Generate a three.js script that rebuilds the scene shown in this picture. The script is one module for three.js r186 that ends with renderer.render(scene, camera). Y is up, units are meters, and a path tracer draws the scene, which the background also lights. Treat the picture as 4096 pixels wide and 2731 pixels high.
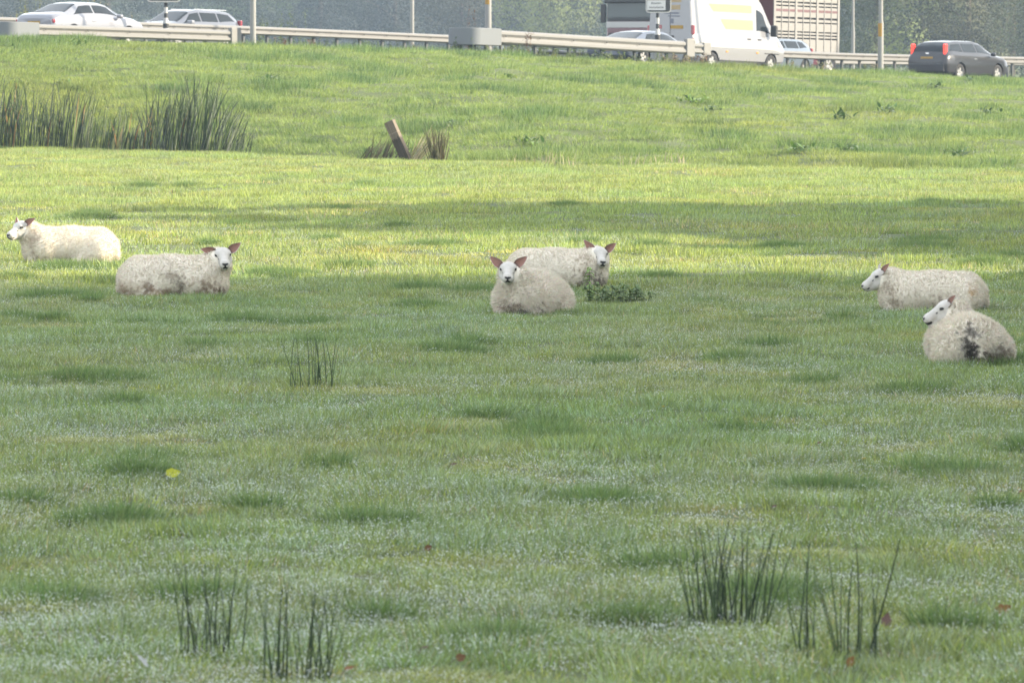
import * as THREE from 'three';
import { mergeGeometries, mergeVertices, toCreasedNormals } from 'three/addons/utils/BufferGeometryUtils.js';
import { RoundedBoxGeometry } from 'three/addons/geometries/RoundedBoxGeometry.js';
import { ImprovedNoise } from 'three/addons/math/ImprovedNoise.js';
import { Brush, Evaluator, SUBTRACTION } from 'three-bvh-csg';

// ------------------------------------------------------------------ camera, sky, sun, exposure
const scene = new THREE.Scene();
const F = 5689, CAMY = 2.8, HORIZON = 42;                      // focal length in pixels, eye height in metres, horizon row
const camera = new THREE.PerspectiveCamera(2 * Math.atan(341 / F) * 180 / Math.PI, 1024 / 682, 0.5, 6000);
const PITCH = Math.atan((341 - HORIZON) / F);
camera.position.set(0, CAMY, 0); camera.rotation.x = -PITCH;
camera.focus = 66; camera.userData.fStop = 9.5;
const renderer = new THREE.WebGLRenderer({ antialias: true });
renderer.toneMapping = THREE.LinearToneMapping;
renderer.toneMappingExposure = 3.85;
renderer.shadowMap.enabled = true;
const SUN_EL = 24 * Math.PI / 180, SUN_AZ = 4 * Math.PI / 180;   // from the right, a little to the camera's side
const SUN = new THREE.Vector3(Math.cos(SUN_EL) * Math.cos(SUN_AZ), Math.sin(SUN_EL), Math.cos(SUN_EL) * Math.sin(SUN_AZ));
{
  const W = 256, H = 128, data = new Float32Array(W * H * 4), d = new THREE.Vector3();
  for (let j = 0; j < H; j++) for (let i = 0; i < W; i++) {
    const el = ((j + 0.5) / H - 0.5) * Math.PI, az = ((i + 0.5) / W - 0.5) * 2 * Math.PI;
    d.set(Math.cos(el) * Math.cos(az), Math.sin(el), Math.cos(el) * Math.sin(az));
    const k = Math.pow(Math.max(0, Math.sin(el)), 0.55), ang = Math.acos(THREE.MathUtils.clamp(d.dot(SUN), -1, 1));
    const glow = 0.55 * Math.exp(-ang / 0.42), o = (j * W + i) * 4;
    data[o] = 0.60 + (0.40 - 0.60) * k + glow; data[o + 1] = 0.62 + (0.44 - 0.62) * k + glow * 0.94; data[o + 2] = 0.61 + (0.50 - 0.61) * k + glow * 0.82; data[o + 3] = 1;
  }
  const sky = new THREE.DataTexture(data, W, H, THREE.RGBAFormat, THREE.FloatType);
  sky.mapping = THREE.EquirectangularReflectionMapping; sky.magFilter = sky.minFilter = THREE.LinearFilter; sky.wrapS = THREE.RepeatWrapping; sky.needsUpdate = true;
  scene.background = sky; scene.environment = sky;
}
const sun = new THREE.DirectionalLight(new THREE.Color().setRGB(1, 0.86, 0.64), 3.3);
sun.position.copy(SUN).multiplyScalar(300).add(new THREE.Vector3(0, 0, -120)); sun.target.position.set(0, 0, -120);
sun.castShadow = true; sun.shadow.radius = 2; sun.shadow.mapSize.set(4096, 4096);
Object.assign(sun.shadow.camera, { left: -160, right: 160, top: 120, bottom: -120, near: 1, far: 800 });
scene.add(sun, sun.target);
scene.fog = new THREE.FogExp2(new THREE.Color(0.6, 0.78, 1.0), 0.00026);

// ------------------------------------------------------------------ helpers
let seed = 12345;
const rnd = () => { seed |= 0; seed = seed + 0x6D2B79F5 | 0; let t = Math.imul(seed ^ seed >>> 15, 1 | seed); t = t + Math.imul(t ^ t >>> 7, 61 | t) ^ t; return ((t ^ t >>> 14) >>> 0) / 4294967296; };
const rr = (a, b) => a + (b - a) * rnd();
const clamp = THREE.MathUtils.clamp, lerp = THREE.MathUtils.lerp, smooth = THREE.MathUtils.smoothstep;
const perlin = new ImprovedNoise(), noise = (x, y = 0, z = 0) => perlin.noise(x + 37.2, y + 11.7, z + 91.3);
const fbm = (x, y, z) => noise(x, y, z) + 0.5 * noise(x * 2.03, y * 2.03, z * 2.03) + 0.25 * noise(x * 4.1, y * 4.1, z * 4.1);
const V = (x, y, z) => new THREE.Vector3(x, y, z);
const used = {};
const numbered = n => { const k = used[n] = (used[n] ?? -1) + 1; return k ? n + '_' + String(k).padStart(3, '0') : n; };
function shadows(o) { o.castShadow = o.receiveShadow = true; return o; }
function put(name, geo, material, parent) { const m = shadows(new THREE.Mesh(geo, material)); m.name = parent ? name : numbered(name); (parent || scene).add(m); return m; }
function thing(name, label, category, pos, turn = 0, group) {
  const g = new THREE.Group(); g.name = numbered(name); scene.add(g); if (pos) g.position.copy(pos); g.rotation.y = turn;
  g.userData = { label, category }; if (group) g.userData.group = group; return g;
}
const structure = (name, geo, m) => { const o = put(name, geo, m); o.userData.kind = 'structure'; return o; };
const std = (r, g, b, roughness = 0.8, extra = {}) => new THREE.MeshPhysicalMaterial({ color: new THREE.Color().setRGB(r, g, b), roughness, ...extra });
const box = (w, h, d, x = 0, y = 0, z = 0) => new THREE.BoxGeometry(w, h, d).translate(x, y, z);
const rbox = (w, h, d, r, x = 0, y = 0, z = 0) => new RoundedBoxGeometry(w, h, d, 2, r).translate(x, y, z);
const merge = list => mergeGeometries(list.map(g => { const n = g.index ? g.toNonIndexed() : g; for (const a of Object.keys(n.attributes)) if (a !== 'position' && a !== 'normal') n.deleteAttribute(a); return n; }));
function surface(nu, nv, f) {                                    // a grid of points f(i, j) as a mesh
  const p = [], idx = [], uv = [];
  for (let i = 0; i <= nu; i++) for (let j = 0; j <= nv; j++) { const q = f(i / nu, j / nv); p.push(q.x, q.y, q.z); uv.push(i / nu, j / nv); }
  for (let i = 0; i < nu; i++) for (let j = 0; j < nv; j++) { const a = i * (nv + 1) + j, b = a + nv + 1; idx.push(a, b, a + 1, b, b + 1, a + 1); }
  const g = new THREE.BufferGeometry(); g.setAttribute('position', new THREE.Float32BufferAttribute(p, 3)); g.setAttribute('uv', new THREE.Float32BufferAttribute(uv, 2)); g.setIndex(idx); g.computeVertexNormals(); return g;
}
// a direction of the photograph, at a depth in metres
const at = (px, py, d) => { const y = -(py - 341) / F, c = Math.cos(PITCH), s = Math.sin(PITCH), wy = y * c - s, wz = -(y * s + c), k = d / -wz; return V((px - 512) / F * k, CAMY + wy * k, -d); };

// ------------------------------------------------------------------ the land
const fieldEnd = k => { const px = 512 + k * F, pts = [[-300, 140], [0, 147.5], [110, 150], [240, 155], [400, 159], [470, 163], [560, 166.5], [700, 164.5], [800, 167.5], [900, 169], [1024, 170], [1400, 178]];
  let i = 0; while (i < pts.length - 2 && px > pts[i + 1][0]) i++;
  const py = lerp(pts[i][1], pts[i + 1][1], clamp((px - pts[i][0]) / (pts[i + 1][0] - pts[i][0]), -1, 1.5)); return F * CAMY / (py - HORIZON); };
function fieldY(x, z) {
  const d = -z, far = smooth(d, 20, 60);
  let y = 0.035 * fbm(x * 0.55, 0, z * 0.42) + 0.03 * noise(x * 1.7, 3, z * 1.5) + 0.014 * noise(x * 4.3, 7, z * 4.3);
  y += 0.055 * fbm(x * 0.16, 9, z * 0.13) * far;
  return y;
}
const onField = (px, py) => { let d = F * CAMY / (py - HORIZON), p; for (let i = 0; i < 6; i++) { p = at(px, py, d); const y = fieldY(p.x, -d); d = F * (CAMY - y) / (py - HORIZON); } p = at(px, py, d); p.y = fieldY(p.x, p.z); return p; };
// the motorway: a straight line seen at 36 degrees, going down to the right
const TH = 36 * Math.PI / 180, RU = V(Math.sin(TH), 0, -Math.cos(TH)), RN = V(-Math.cos(TH), 0, -Math.sin(TH)), RD = 193;
const RY = [[-400, 5], [-60, 3.55], [-26, 2.95], [0, 2.44], [12, 2.12], [20, 1.92], [25, 1.8], [33, 1.52], [45, 1.33], [60, 1.17], [120, 0.9], [600, 0.6]];
const roadY0 = t => { let i = 0; while (i < RY.length - 2 && t > RY[i + 1][0]) i++; return lerp(RY[i][1], RY[i + 1][1], (t - RY[i][0]) / (RY[i + 1][0] - RY[i][0])); };
const roadY = t => (roadY0(t - 6) + roadY0(t - 3) + roadY0(t) + roadY0(t + 3) + roadY0(t + 6)) / 5;
const dip = (t, w) => (0.08 + 0.14 * smooth(t, -8, 14)) * (1 - smooth(w, 8.2, 10.8));                 // the near carriageway lies a little lower
const onRoad = (t, w, up = 0) => V(RU.x * t + RN.x * w, roadY(t) - dip(t, w) + up, -RD + RU.z * t + RN.z * w);
const roadT = (px, w) => { const k = (px - 512) / F, s = Math.sin(TH), c = Math.cos(TH); return (k * (RD + s * w) + c * w) / (s - c * k); };
const crestD = k => { const t = roadT(512 + k * F, 0); return RD + Math.cos(TH) * t; };
const bankPoint = (k, t) => {                                   // t 0 at the ditch, 1 on the crest
  const d0 = fieldEnd(k) + 0.35, d1 = crestD(k), d = lerp(d0, d1, t), tt = roadT(512 + k * F, 0), yc = roadY(tt) - dip(tt, 0) + 0.03;
  const f = 1 - Math.pow(Math.max(0, 1 - t), 1.7);
  const x = k * d, y = lerp(-0.45, yc, f) + (0.15 * fbm(x * 0.3, 5, d * 0.2) + 0.11 * noise(x * 1.1, 2, d * 0.8)) * smooth(t, 0, 0.08) * (1 - 0.8 * smooth(t, 0.85, 1));
  return V(x, y, -d);
};
function soilTexture(c1, c2, c3, sc) {
  const n = 512, a = new Uint8Array(n * n * 4), s = x => Math.pow(clamp(x, 0, 1), 1 / 2.2) * 255;
  for (let j = 0; j < n; j++) for (let i = 0; i < n; i++) {
    const u = i / n * 2 * Math.PI, v = j / n * 2 * Math.PI, q = (f, o) => noise(Math.cos(u) * f + o, Math.sin(u) * f + Math.cos(v) * f, Math.sin(v) * f);
    const m = clamp(0.5 + 0.8 * q(2 * sc, 0) + 0.5 * q(9 * sc, 4), 0, 1), g = clamp(0.25 + 0.9 * q(5 * sc, 8) , 0, 1), o = (j * n + i) * 4, grain = 0.8 + 0.4 * rnd();
    for (let k = 0; k < 3; k++) a[o + k] = s(lerp(lerp(c1[k], c2[k], m), c3[k], g * 0.5) * grain);
    a[o + 3] = 255;
  }
  const t = new THREE.DataTexture(a, n, n); t.colorSpace = THREE.SRGBColorSpace; t.wrapS = t.wrapT = THREE.RepeatWrapping; t.magFilter = THREE.LinearFilter; t.minFilter = THREE.LinearMipmapLinearFilter; t.generateMipmaps = true; t.needsUpdate = true; return t;
}
const turf = soilTexture([0.05, 0.075, 0.018], [0.075, 0.105, 0.024], [0.1, 0.085, 0.04], 2);
const turfMat = new THREE.MeshStandardMaterial({ map: turf, roughness: 0.95 });
const planUV = (g, s) => { const p = g.attributes.position, u = new Float32Array(p.count * 2); for (let i = 0; i < p.count; i++) { u[2 * i] = p.getX(i) / s; u[2 * i + 1] = p.getZ(i) / s; } g.setAttribute('uv', new THREE.BufferAttribute(u, 2)); return g; };
{
  structure('ground', planUV(new THREE.PlaneGeometry(8000, 8000).rotateX(-Math.PI / 2).translate(0, -0.6, -400), 6), turfMat);
  structure('meadow', planUV(surface(760, 170, (a, b) => { const k = lerp(-0.15, 0.15, b), d = lerp(15, fieldEnd(k), Math.pow(a, 1.35)), x = k * d; return V(x, fieldY(x, -d) - 0.25 * smooth(d, fieldEnd(k) - 0.5, fieldEnd(k)), -d); }), 3), turfMat);
  structure('ditch_bed', planUV(surface(4, 60, (a, b) => { const k = lerp(-0.15, 0.15, b), d = fieldEnd(k) + lerp(-0.2, 0.7, a); return V(k * d, -0.46, -d); }), 3), std(0.05, 0.05, 0.03, 0.9));
  structure('grass_bank', planUV(surface(150, 170, (a, b) => bankPoint(lerp(-0.17, 0.17, b), a)), 3), turfMat);
  // level ground the motorway lies on
  structure('verge', planUV(surface(180, 6, (a, b) => { const t = lerp(-120, 170, a), w = [-0.3, 2, 11, 22, 30, 42, 60][Math.round(b * 6)]; const p = onRoad(t, w, -0.06); if (w > 25) p.y = lerp(p.y, -0.65, (w - 25) / 35); return p; }), 3), turfMat);
  const asphalt = new THREE.MeshStandardMaterial({ map: soilTexture([0.06, 0.06, 0.062], [0.075, 0.075, 0.078], [0.05, 0.05, 0.05], 3), roughness: 0.85 });
  const strip = (w0, w1, up) => planUV(surface(160, 1, (a, b) => onRoad(lerp(-120, 170, a), lerp(w0, w1, b), up)), 4);
  structure('road', strip(1.9, 10.3, 0), asphalt);
  structure('opposite_road', strip(11.7, 20.3, 0), asphalt);
  const paint = std(0.75, 0.75, 0.72, 0.7);
  for (const w of [2.2, 10.0, 12.0, 20.0]) structure('edge_line', strip(w, w + 0.15, 0.005), paint);
  const dashes = []; for (let t = -80; t < 130; t += 12) for (const w of [5.6, 16]) { const a = onRoad(t, w, 0.005), b = onRoad(t + 3, w, 0.005), c = onRoad(t + 3, w + 0.13, 0.005), d = onRoad(t, w + 0.13, 0.005); dashes.push(surface(1, 1, (u, v) => (u ? (v ? c : b) : (v ? d : a)).clone())); }
  structure('lane_line', merge(dashes), paint);
}

// ------------------------------------------------------------------ grass (nobody could count it)
function blade(h, w, lean, face, bx, bz, curve, tint, out) {      // a bent blade: two quads and a tip
  const cx = Math.cos(face), sx = Math.sin(face), dx = Math.cos(lean.a), dz = Math.sin(lean.a);
  const pt = (t, s) => { const off = lean.m * h * (t + curve * t * t) * 0.7, ww = w * (1 - 0.75 * t) * s / 2; return [bx + dx * off + cx * ww, h * t * (1 - 0.25 * lean.m * t), bz + dz * off + sx * ww]; };
  const a = pt(0, -1), b = pt(0, 1), c = pt(0.5, 1), d = pt(0.5, -1), e = pt(1, 0);
  for (const q of [a, b, c, a, c, d, d, c, e]) { out.p.push(...q); out.c.push(...tint); }
}
function clump(n, radius, h0, h1, w, leanMax, tints) {
  const out = { p: [], c: [] };
  for (let i = 0; i < n; i++) { const r = radius * Math.sqrt(rnd()), a = rr(0, 6.283), t = tints[Math.floor(rnd() * tints.length)], v = rr(0.6, 1.4);
    blade(rr(h0, h1), w * rr(0.7, 1.2), { a: a + rr(-0.9, 0.9), m: rr(0.1, leanMax) }, rr(0, 6.283), r * Math.cos(a), r * Math.sin(a), rr(0, 1), t.map(x => x * v), out); }
  const g = new THREE.BufferGeometry(); g.setAttribute('position', new THREE.Float32BufferAttribute(out.p, 3)); g.setAttribute('color', new THREE.Float32BufferAttribute(out.c, 3)); g.computeVertexNormals(); return g;
}
const bladeMat = new THREE.MeshPhysicalMaterial({ vertexColors: true, roughness: 1, transmission: 0.42, thickness: 0, side: THREE.DoubleSide });
const GREEN = [0.19, 0.265, 0.065], PALE = [0.28, 0.34, 0.115], DEWY = [0.3, 0.385, 0.23], DEEP = [0.105, 0.185, 0.045], STRAW = [0.44, 0.36, 0.18], LIME = [0.29, 0.345, 0.06];
function scatter(name, label, geos, spots) {                     // spots: [x, y, z, scale, stretch, colour]
  const M = new THREE.Matrix4(), q = new THREE.Quaternion(), c = new THREE.Color(), UPV = V(0, 1, 0);
  geos.forEach((g, n) => {
    const mine = spots.filter((s, i) => i % geos.length === n); if (!mine.length) return;
    const m = shadows(new THREE.InstancedMesh(g, bladeMat, mine.length)); m.name = numbered(name);
    mine.forEach((s, i) => { q.setFromAxisAngle(UPV, rr(0, 6.283)); M.compose(V(s[0], s[1], s[2]), q, V(s[3], s[3] * s[4], s[3])); m.setMatrixAt(i, M); c.setRGB(...s[5]); m.setColorAt(i, c); });
    m.userData = { kind: 'stuff', label: label[n % label.length], category: 'grass' }; scene.add(m);
  });
}
const inView = (x, d, margin = 0.115) => Math.abs(x) < margin * d + 0.3;
// dark tussocks seen in the photograph: pixel, width px
const TUSS = [[180, 615, 190], [125, 685, 170], [30, 730, 90], [640, 632, 130], [920, 522, 60], [1030, 565, 70], [1105, 545, 60], [1490, 566, 70], [2130, 560, 120], [700, 795, 110], [200, 875, 250], [290, 932, 90], [1680, 830, 110], [1400, 838, 120], [2100, 905, 130], [1860, 890, 110], [1060, 790, 100], [1380, 1165, 240], [1520, 1300, 130], [2110, 1085, 130], [1110, 960, 100], [300, 1098, 150], [40, 1160, 110], [1125, 1480, 160], [610, 1165, 120], [960, 705, 90], [560, 742, 120], [330, 428, 70], [2260, 605, 90], [1620, 700, 80], [1740, 750, 110], [2330, 830, 90], [900, 1210, 150], [1850, 1130, 130], [2180, 1440, 120], [120, 1385, 170], [760, 1075, 100], [1260, 980, 90], [480, 560, 60], [200, 500, 130], [1700, 990, 100], [1450, 1430, 150]];
const tussocks = TUSS.map(([x, y, w]) => { const p = onField(x * 0.43537, y * 0.43537), s = F / -p.z; return { p, r: w * 0.43537 / s / 2 }; });
for (let i = 0; i < 70; i++) { const d = rr(26, 118), x = rr(-0.1, 0.1) * d; tussocks.push({ p: V(x, 0, -d), r: rr(0.08, 0.3) }); }
{
  const bare = (x, z) => fbm(x * 0.8, 20, z * 0.5);              // thin, strawy patches
  const mixes = [[GREEN, PALE, DEWY, GREEN], [GREEN, PALE, DEWY, DEWY], [GREEN, DEEP, LIME, DEWY], [GREEN, PALE, GREEN, STRAW, DEWY], [GREEN, LIME, PALE]], geos = [], farGeos = [], farSunTints = [[GREEN, PALE, LIME, PALE], [GREEN, PALE, DEWY, PALE], [PALE, LIME, LIME, GREEN], [PALE, PALE, GREEN, STRAW, LIME], [GREEN, LIME, PALE]];  // far blades paler and yellower: sunlit tone put into their colour
  for (let i = 0; i < 10; i++) geos.push(clump(95, 0.15, 0.026, 0.078, 0.0056, 0.9, mixes[i % 5]));
  for (let i = 0; i < 10; i++) farGeos.push(clump(165, 0.36, 0.03, 0.1, 0.0115, 0.9, farSunTints[i % 5]));
  const spots = [], farSpots = [];
  const lay = (n, d0, d1, list, size) => { for (let i = 0; i < n; i++) {
    const d = Math.sqrt(lerp(d0 * d0, d1 * d1, rnd())), k = rr(-0.118, 0.118); if (d > fieldEnd(k) - 0.1) continue;
    const x = k * d, z = -d, b = bare(x, z), big = noise(x * 0.35, 30, z * 0.25), wet = noise(x * 0.6, 40, z * 0.35);
    const sc = size * rr(0.8, 1.25), dry = smooth(b, 0.15, 0.7), tall = (1.15 / size) * (1 - 0.45 * dry) * (1 + 0.5 * clamp(noise(x * 1.3, 50, z * 0.9), -0.6, 1));
    const v = rr(0.78, 1.22), c = [1 + 0.28 * dry + 0.14 * big, 1 + 0.06 * dry - 0.02 * wet, 1 - 0.05 * dry + 0.28 * Math.max(0, wet)];
    list.push([x, fieldY(x, z) - 0.006, z, sc, tall, c.map(q => q * v)]);
  } };
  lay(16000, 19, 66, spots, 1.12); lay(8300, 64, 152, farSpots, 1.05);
  scatter('far_meadow_grass', ['short far meadow grass in pale sunlit tints', 'short dewy grass of the far meadow', 'short lime green grass of the far meadow', 'short straw flecked grass of the far meadow', 'short yellow green grass of the far meadow'], farGeos, farSpots);
  scatter('meadow_grass', ['short green meadow grass with pale blades', 'short dewy meadow grass', 'short lime green meadow grass', 'short meadow grass mixed with straw coloured blades', 'short bright yellow green meadow grass'], geos, spots);
  const tg = []; for (let i = 0; i < 4; i++) tg.push(clump(40, 0.12, 0.08, 0.16, 0.006, 1.1, [DEEP, DEEP, GREEN, DEEP, GREEN]));
  const ts = [];
  for (const t of tussocks) { const n = Math.min(130, Math.round(8 + 300 * t.r * t.r * 3)); for (let i = 0; i < n; i++) { const a = rr(0, 6.283), r = Math.sqrt(rnd()), x = t.p.x + t.r * r * Math.cos(a) * (1.1 + 0.5 * noise(a * 1.3, t.p.x * 9, t.p.z)), z = t.p.z + t.r * 1.1 * r * Math.sin(a) * (1 + 0.7 * noise(a * 1.1, t.p.z * 7, 4)), v = rr(0.8, 1.2); if (noise(x * 7, 1, z * 5) < -0.18) continue; ts.push([x, fieldY(x, z) - 0.01, z, rr(0.75, 1.25), 1.15 - 0.5 * r * r, [v, v, v * rr(0.9, 1.2)]]); } }
  scatter('tussock_grass', ['darker longer grass growing in tufts across the meadow'], tg, ts);
  // bank: longer grass
  const bg = []; for (let i = 0; i < 6; i++) bg.push(clump(70, 0.45, 0.1, 0.24, 0.013, 0.8, i % 3 === 2 ? [GREEN, DEEP, GREEN] : i % 3 ? [GREEN, LIME, PALE] : [GREEN, LIME, GREEN]));
  const bs = [];
  for (let i = 0; i < 17000; i++) {
    const k = rr(-0.12, 0.12), t = Math.pow(rnd(), 1.15), p = bankPoint(k, t * 1.005), m = fbm(p.x * 0.5, 60, p.z * 0.3) + 0.5 * noise(p.x * 1.6, 61, p.z * 0.9), deep = smooth(m, 0.05, 0.7), yel = smooth(noise(p.x * 0.15, 70, p.z * 0.1), 0, 0.6) , v = rr(0.85, 1.2);
    const low = 1 - smooth(t, 0.0, 0.06), top = smooth(t, 0.9, 1);
    bs.push([p.x, p.y - 0.03, p.z, rr(0.8, 1.25), (0.62 + 0.9 * deep + 0.5 * low) * (1 - 0.35 * top), [v * 0.9 * (1 - 0.5 * deep + 0.22 * yel), v * 0.92 * (1 - 0.36 * deep + 0.06 * yel), v * 0.85 * (1 - 0.3 * deep)]]);
  }
  scatter('bank_grass', ['long bright green grass on the motorway bank', 'long pale green grass on the motorway bank', 'long deep green grass on the motorway bank'], bg, bs);
  // dew
  const N2 = 120000, dewMat = new THREE.MeshPhysicalMaterial({ color: new THREE.Color().setRGB(0.82, 0.86, 0.88), roughness: 0.12, ior: 1.33, clearcoat: 1 });
  const dm = shadows(new THREE.InstancedMesh(new THREE.IcosahedronGeometry(1, 0), dewMat, N2)), M = new THREE.Matrix4(); dm.name = 'dew_drops';
  let n = 0;
  for (let i = 0; i < N2 * 2 && n < N2; i++) { const py = rr(215, 720), d = F * CAMY / (py - HORIZON), x = rr(-0.115, 0.115) * d; if (noise(x * 0.6, 40, -d * 0.35) + noise(x * 2, 4, d * 2) * 0.7 < rr(-0.7, 0.35)) continue; const s = rr(0.0013, 0.0027) * (0.8 + d / 110); M.makeScale(s, s, s).setPosition(x, fieldY(x, -d) + rr(0.025, 0.075), -d); dm.setMatrixAt(n++, M); }
  dm.count = n; dm.userData = { kind: 'stuff', label: 'tiny bright dew drops clinging to the meadow grass', category: 'dew' }; scene.add(dm);
}
// ------------------------------------------------------------------ trees
function leafCloud(n, size, f, tint, out, ctr) {                       // small folded leaf faces spread through a crown
  for (let i = 0; i < n; i++) {
    const q = f(); if (!q) continue;
    const s = size * rr(0.6, 1.35), u = V(rr(-1, 1), rr(-1, 1), rr(-1, 1)).normalize(), face = ctr ? q.clone().sub(ctr).normalize().add(V(rr(-0.6, 0.6), rr(-0.6, 0.6), rr(-0.6, 0.6))) : V(rr(-1, 1), rr(-0.4, 1), rr(-1, 1)), v = V(0, 0, 0).crossVectors(u, face).normalize(); u.crossVectors(face, v).normalize();
    const a = q.clone().addScaledVector(u, -s), b = q.clone().addScaledVector(v, s * 0.45), c = q.clone().addScaledVector(u, s), e = q.clone().addScaledVector(v, -s * 0.45), k = rr(0.88, 1.14);
    for (const p of [a, b, c, a, c, e]) { out.p.push(p.x, p.y, p.z); out.c.push(tint[0] * k, tint[1] * k, tint[2] * k); }
  }
}
const leafMat = new THREE.MeshPhysicalMaterial({ vertexColors: true, roughness: 1, transmission: 0.3, thickness: 0, side: THREE.DoubleSide });
const barkMat = std(0.09, 0.07, 0.05, 0.95);
const toGeo = out => { const g = new THREE.BufferGeometry(); g.setAttribute('position', new THREE.Float32BufferAttribute(out.p, 3)); g.setAttribute('color', new THREE.Float32BufferAttribute(out.c, 3)); g.computeVertexNormals(); return g; };
function limb(a, b, r0, r1, bend = 0.1, seg = 6) {
  const m = a.clone().lerp(b, 0.5).add(V(rr(-1, 1), rr(-0.5, 0.5), rr(-1, 1)).multiplyScalar(bend * a.distanceTo(b))), c = new THREE.QuadraticBezierCurve3(a, m, b), g = new THREE.TubeGeometry(c, seg, 1, 6, false), p = g.attributes.position, q = V(0, 0, 0), ctr = V(0, 0, 0);
  for (let i = 0; i < p.count; i++) { const t = Math.floor(i / 7) / seg; c.getPoint(t, ctr); q.fromBufferAttribute(p, i).sub(ctr).multiplyScalar(lerp(r0, r1, t)).add(ctr); p.setXYZ(i, q.x, q.y, q.z); }
  g.computeVertexNormals(); return g;
}
function tree(name, label, group, pos, h, r, low, nLeaf, leaf, tint, round = 0.6, fine = 0) {
  const t = thing(name, label, 'tree', pos, 0, group), wood = [limb(V(0, -0.3, 0), V(rr(-0.3, 0.3), h * 0.75, rr(-0.3, 0.3)), h * 0.02 + 0.06, 0.04, 0.05, 8)];
  const lobes = [], n = 22;
  for (let i = 0; i < n; i++) { const v = (i + 0.5) / n, y = lerp(low, h * 0.97, v), rad = r * Math.pow(Math.sin(Math.PI * clamp(0.12 + 0.86 * Math.pow(v, round), 0, 1)), 0.7), a = i * 2.4 + rr(-0.4, 0.4), q = rad * rr(0.3, 0.75);
    lobes.push({ c: V(q * Math.cos(a), y, q * Math.sin(a)), s: rad * rr(0.36, 0.62) + 0.4 }); if (i % 2) wood.push(limb(V(0, y * 0.72, 0), V(q * Math.cos(a), y, q * Math.sin(a)), 0.07, 0.02, 0.12, 4)); }
  const out = { p: [], c: [] }, share = l => l.s * l.s * (fine && l.c.y - l.s > fine ? 0.12 : 1), tot = lobes.reduce((q, l) => q + share(l), 0);
  for (const l of lobes) { const lv = Math.exp(rr(-1, 0.9)), lt = tint.map(x => x * lv), up = fine && l.c.y - l.s > fine; leafCloud(Math.round(nLeaf * share(l) / tot), up ? leaf * 2.8 : leaf, () => { const u = V(rr(-1, 1), rr(-1, 1), rr(-1, 1)); u.normalize().multiplyScalar(Math.pow(rnd(), 0.22)); return l.c.clone().add(V(u.x * l.s, u.y * l.s * 0.8, u.z * l.s)); }, lt, out, l.c); }  // brightness per lobe stands for sunlit and shaded clumps
  put('trunk', merge(wood), barkMat, t); put('crown', toGeo(out), leafMat, t); return t;
}
{
  // wood beyond the motorway
  const kinds = [[[0.022, 0.034, 0.016], 'dark green'], [[0.045, 0.058, 0.022], 'mid green'], [[0.085, 0.092, 0.03], 'sun tinted olive green'], [[0.075, 0.092, 0.04], 'sun tinted pale green']];  // olive and pale tints carry the sunlight on the right-hand trees
  const where = ['behind the silver saloon', 'behind the leftmost lamp post', 'left of the striped post at the left', 'behind the grey estate car', 'right of the grey estate car', 'behind the left thin lamp post', 'left of the rounded barrier end', 'above the rounded barrier end', 'left of the red truck cab', 'behind the red truck cab', 'behind the white van', 'behind the livestock trailer', 'right of the livestock trailer', 'between the two lamp posts at the right', 'left of the dark estate car', 'behind the dark estate car', 'right of the dark estate car', 'at the right picture edge'];
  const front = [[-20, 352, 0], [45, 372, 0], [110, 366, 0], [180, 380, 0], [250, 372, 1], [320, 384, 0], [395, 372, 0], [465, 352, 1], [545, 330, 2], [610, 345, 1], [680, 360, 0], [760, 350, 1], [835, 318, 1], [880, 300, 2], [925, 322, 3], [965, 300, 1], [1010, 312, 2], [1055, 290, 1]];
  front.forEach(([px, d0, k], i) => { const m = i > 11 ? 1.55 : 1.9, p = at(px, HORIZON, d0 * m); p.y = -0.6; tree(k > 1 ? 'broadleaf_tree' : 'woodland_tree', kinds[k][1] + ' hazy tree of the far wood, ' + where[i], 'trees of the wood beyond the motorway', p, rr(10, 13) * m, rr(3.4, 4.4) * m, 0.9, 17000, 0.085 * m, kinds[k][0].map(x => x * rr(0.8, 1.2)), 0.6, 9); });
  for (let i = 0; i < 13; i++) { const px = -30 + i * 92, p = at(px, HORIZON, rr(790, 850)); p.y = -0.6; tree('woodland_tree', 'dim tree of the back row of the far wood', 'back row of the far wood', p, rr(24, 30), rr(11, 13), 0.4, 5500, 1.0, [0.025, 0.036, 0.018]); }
  // trees to the right of the picture whose shade falls on the meadow
  const shade = []; for (let z = -8; z > -63; z -= 6.2) shade.push([23.5 + rr(-0.8, 0.8), z, rr(17, 19), 5.2, 1.2], [30 + rr(-1, 1), z - 3, rr(19, 21), 5.4, 1.2]);
  shade.push([24, -64.5, 14, 3.6, 1.2], [13.5, -76, 5.4, 3, 0.3], [13, -81, 5.6, 3.2, 0.3], [17, -79, 6.5, 3.2, 0.3], [22, -83, 12.5, 3.4, 1], [23, -88, 14, 3.8, 1], [22, -93, 14, 3.8, 1], [28, -84.5, 14.5, 3.6, 1], [29, -90, 15, 4, 1], [28, -95, 14.5, 3.4, 1]);
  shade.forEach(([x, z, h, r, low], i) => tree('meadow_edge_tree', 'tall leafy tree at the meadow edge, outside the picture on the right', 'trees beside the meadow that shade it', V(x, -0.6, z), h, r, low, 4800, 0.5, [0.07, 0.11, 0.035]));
  tree('trailer_shade_tree', 'slender leafy tree added outside the picture on the right to shade the trailer', undefined, V(35.5, 0.8, -237), 12.6, 2.7, 1.2, 5200, 0.2, [0.07, 0.11, 0.035], 0.5);  // unseen tree added to throw slanting shade on the trailer side
}

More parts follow.
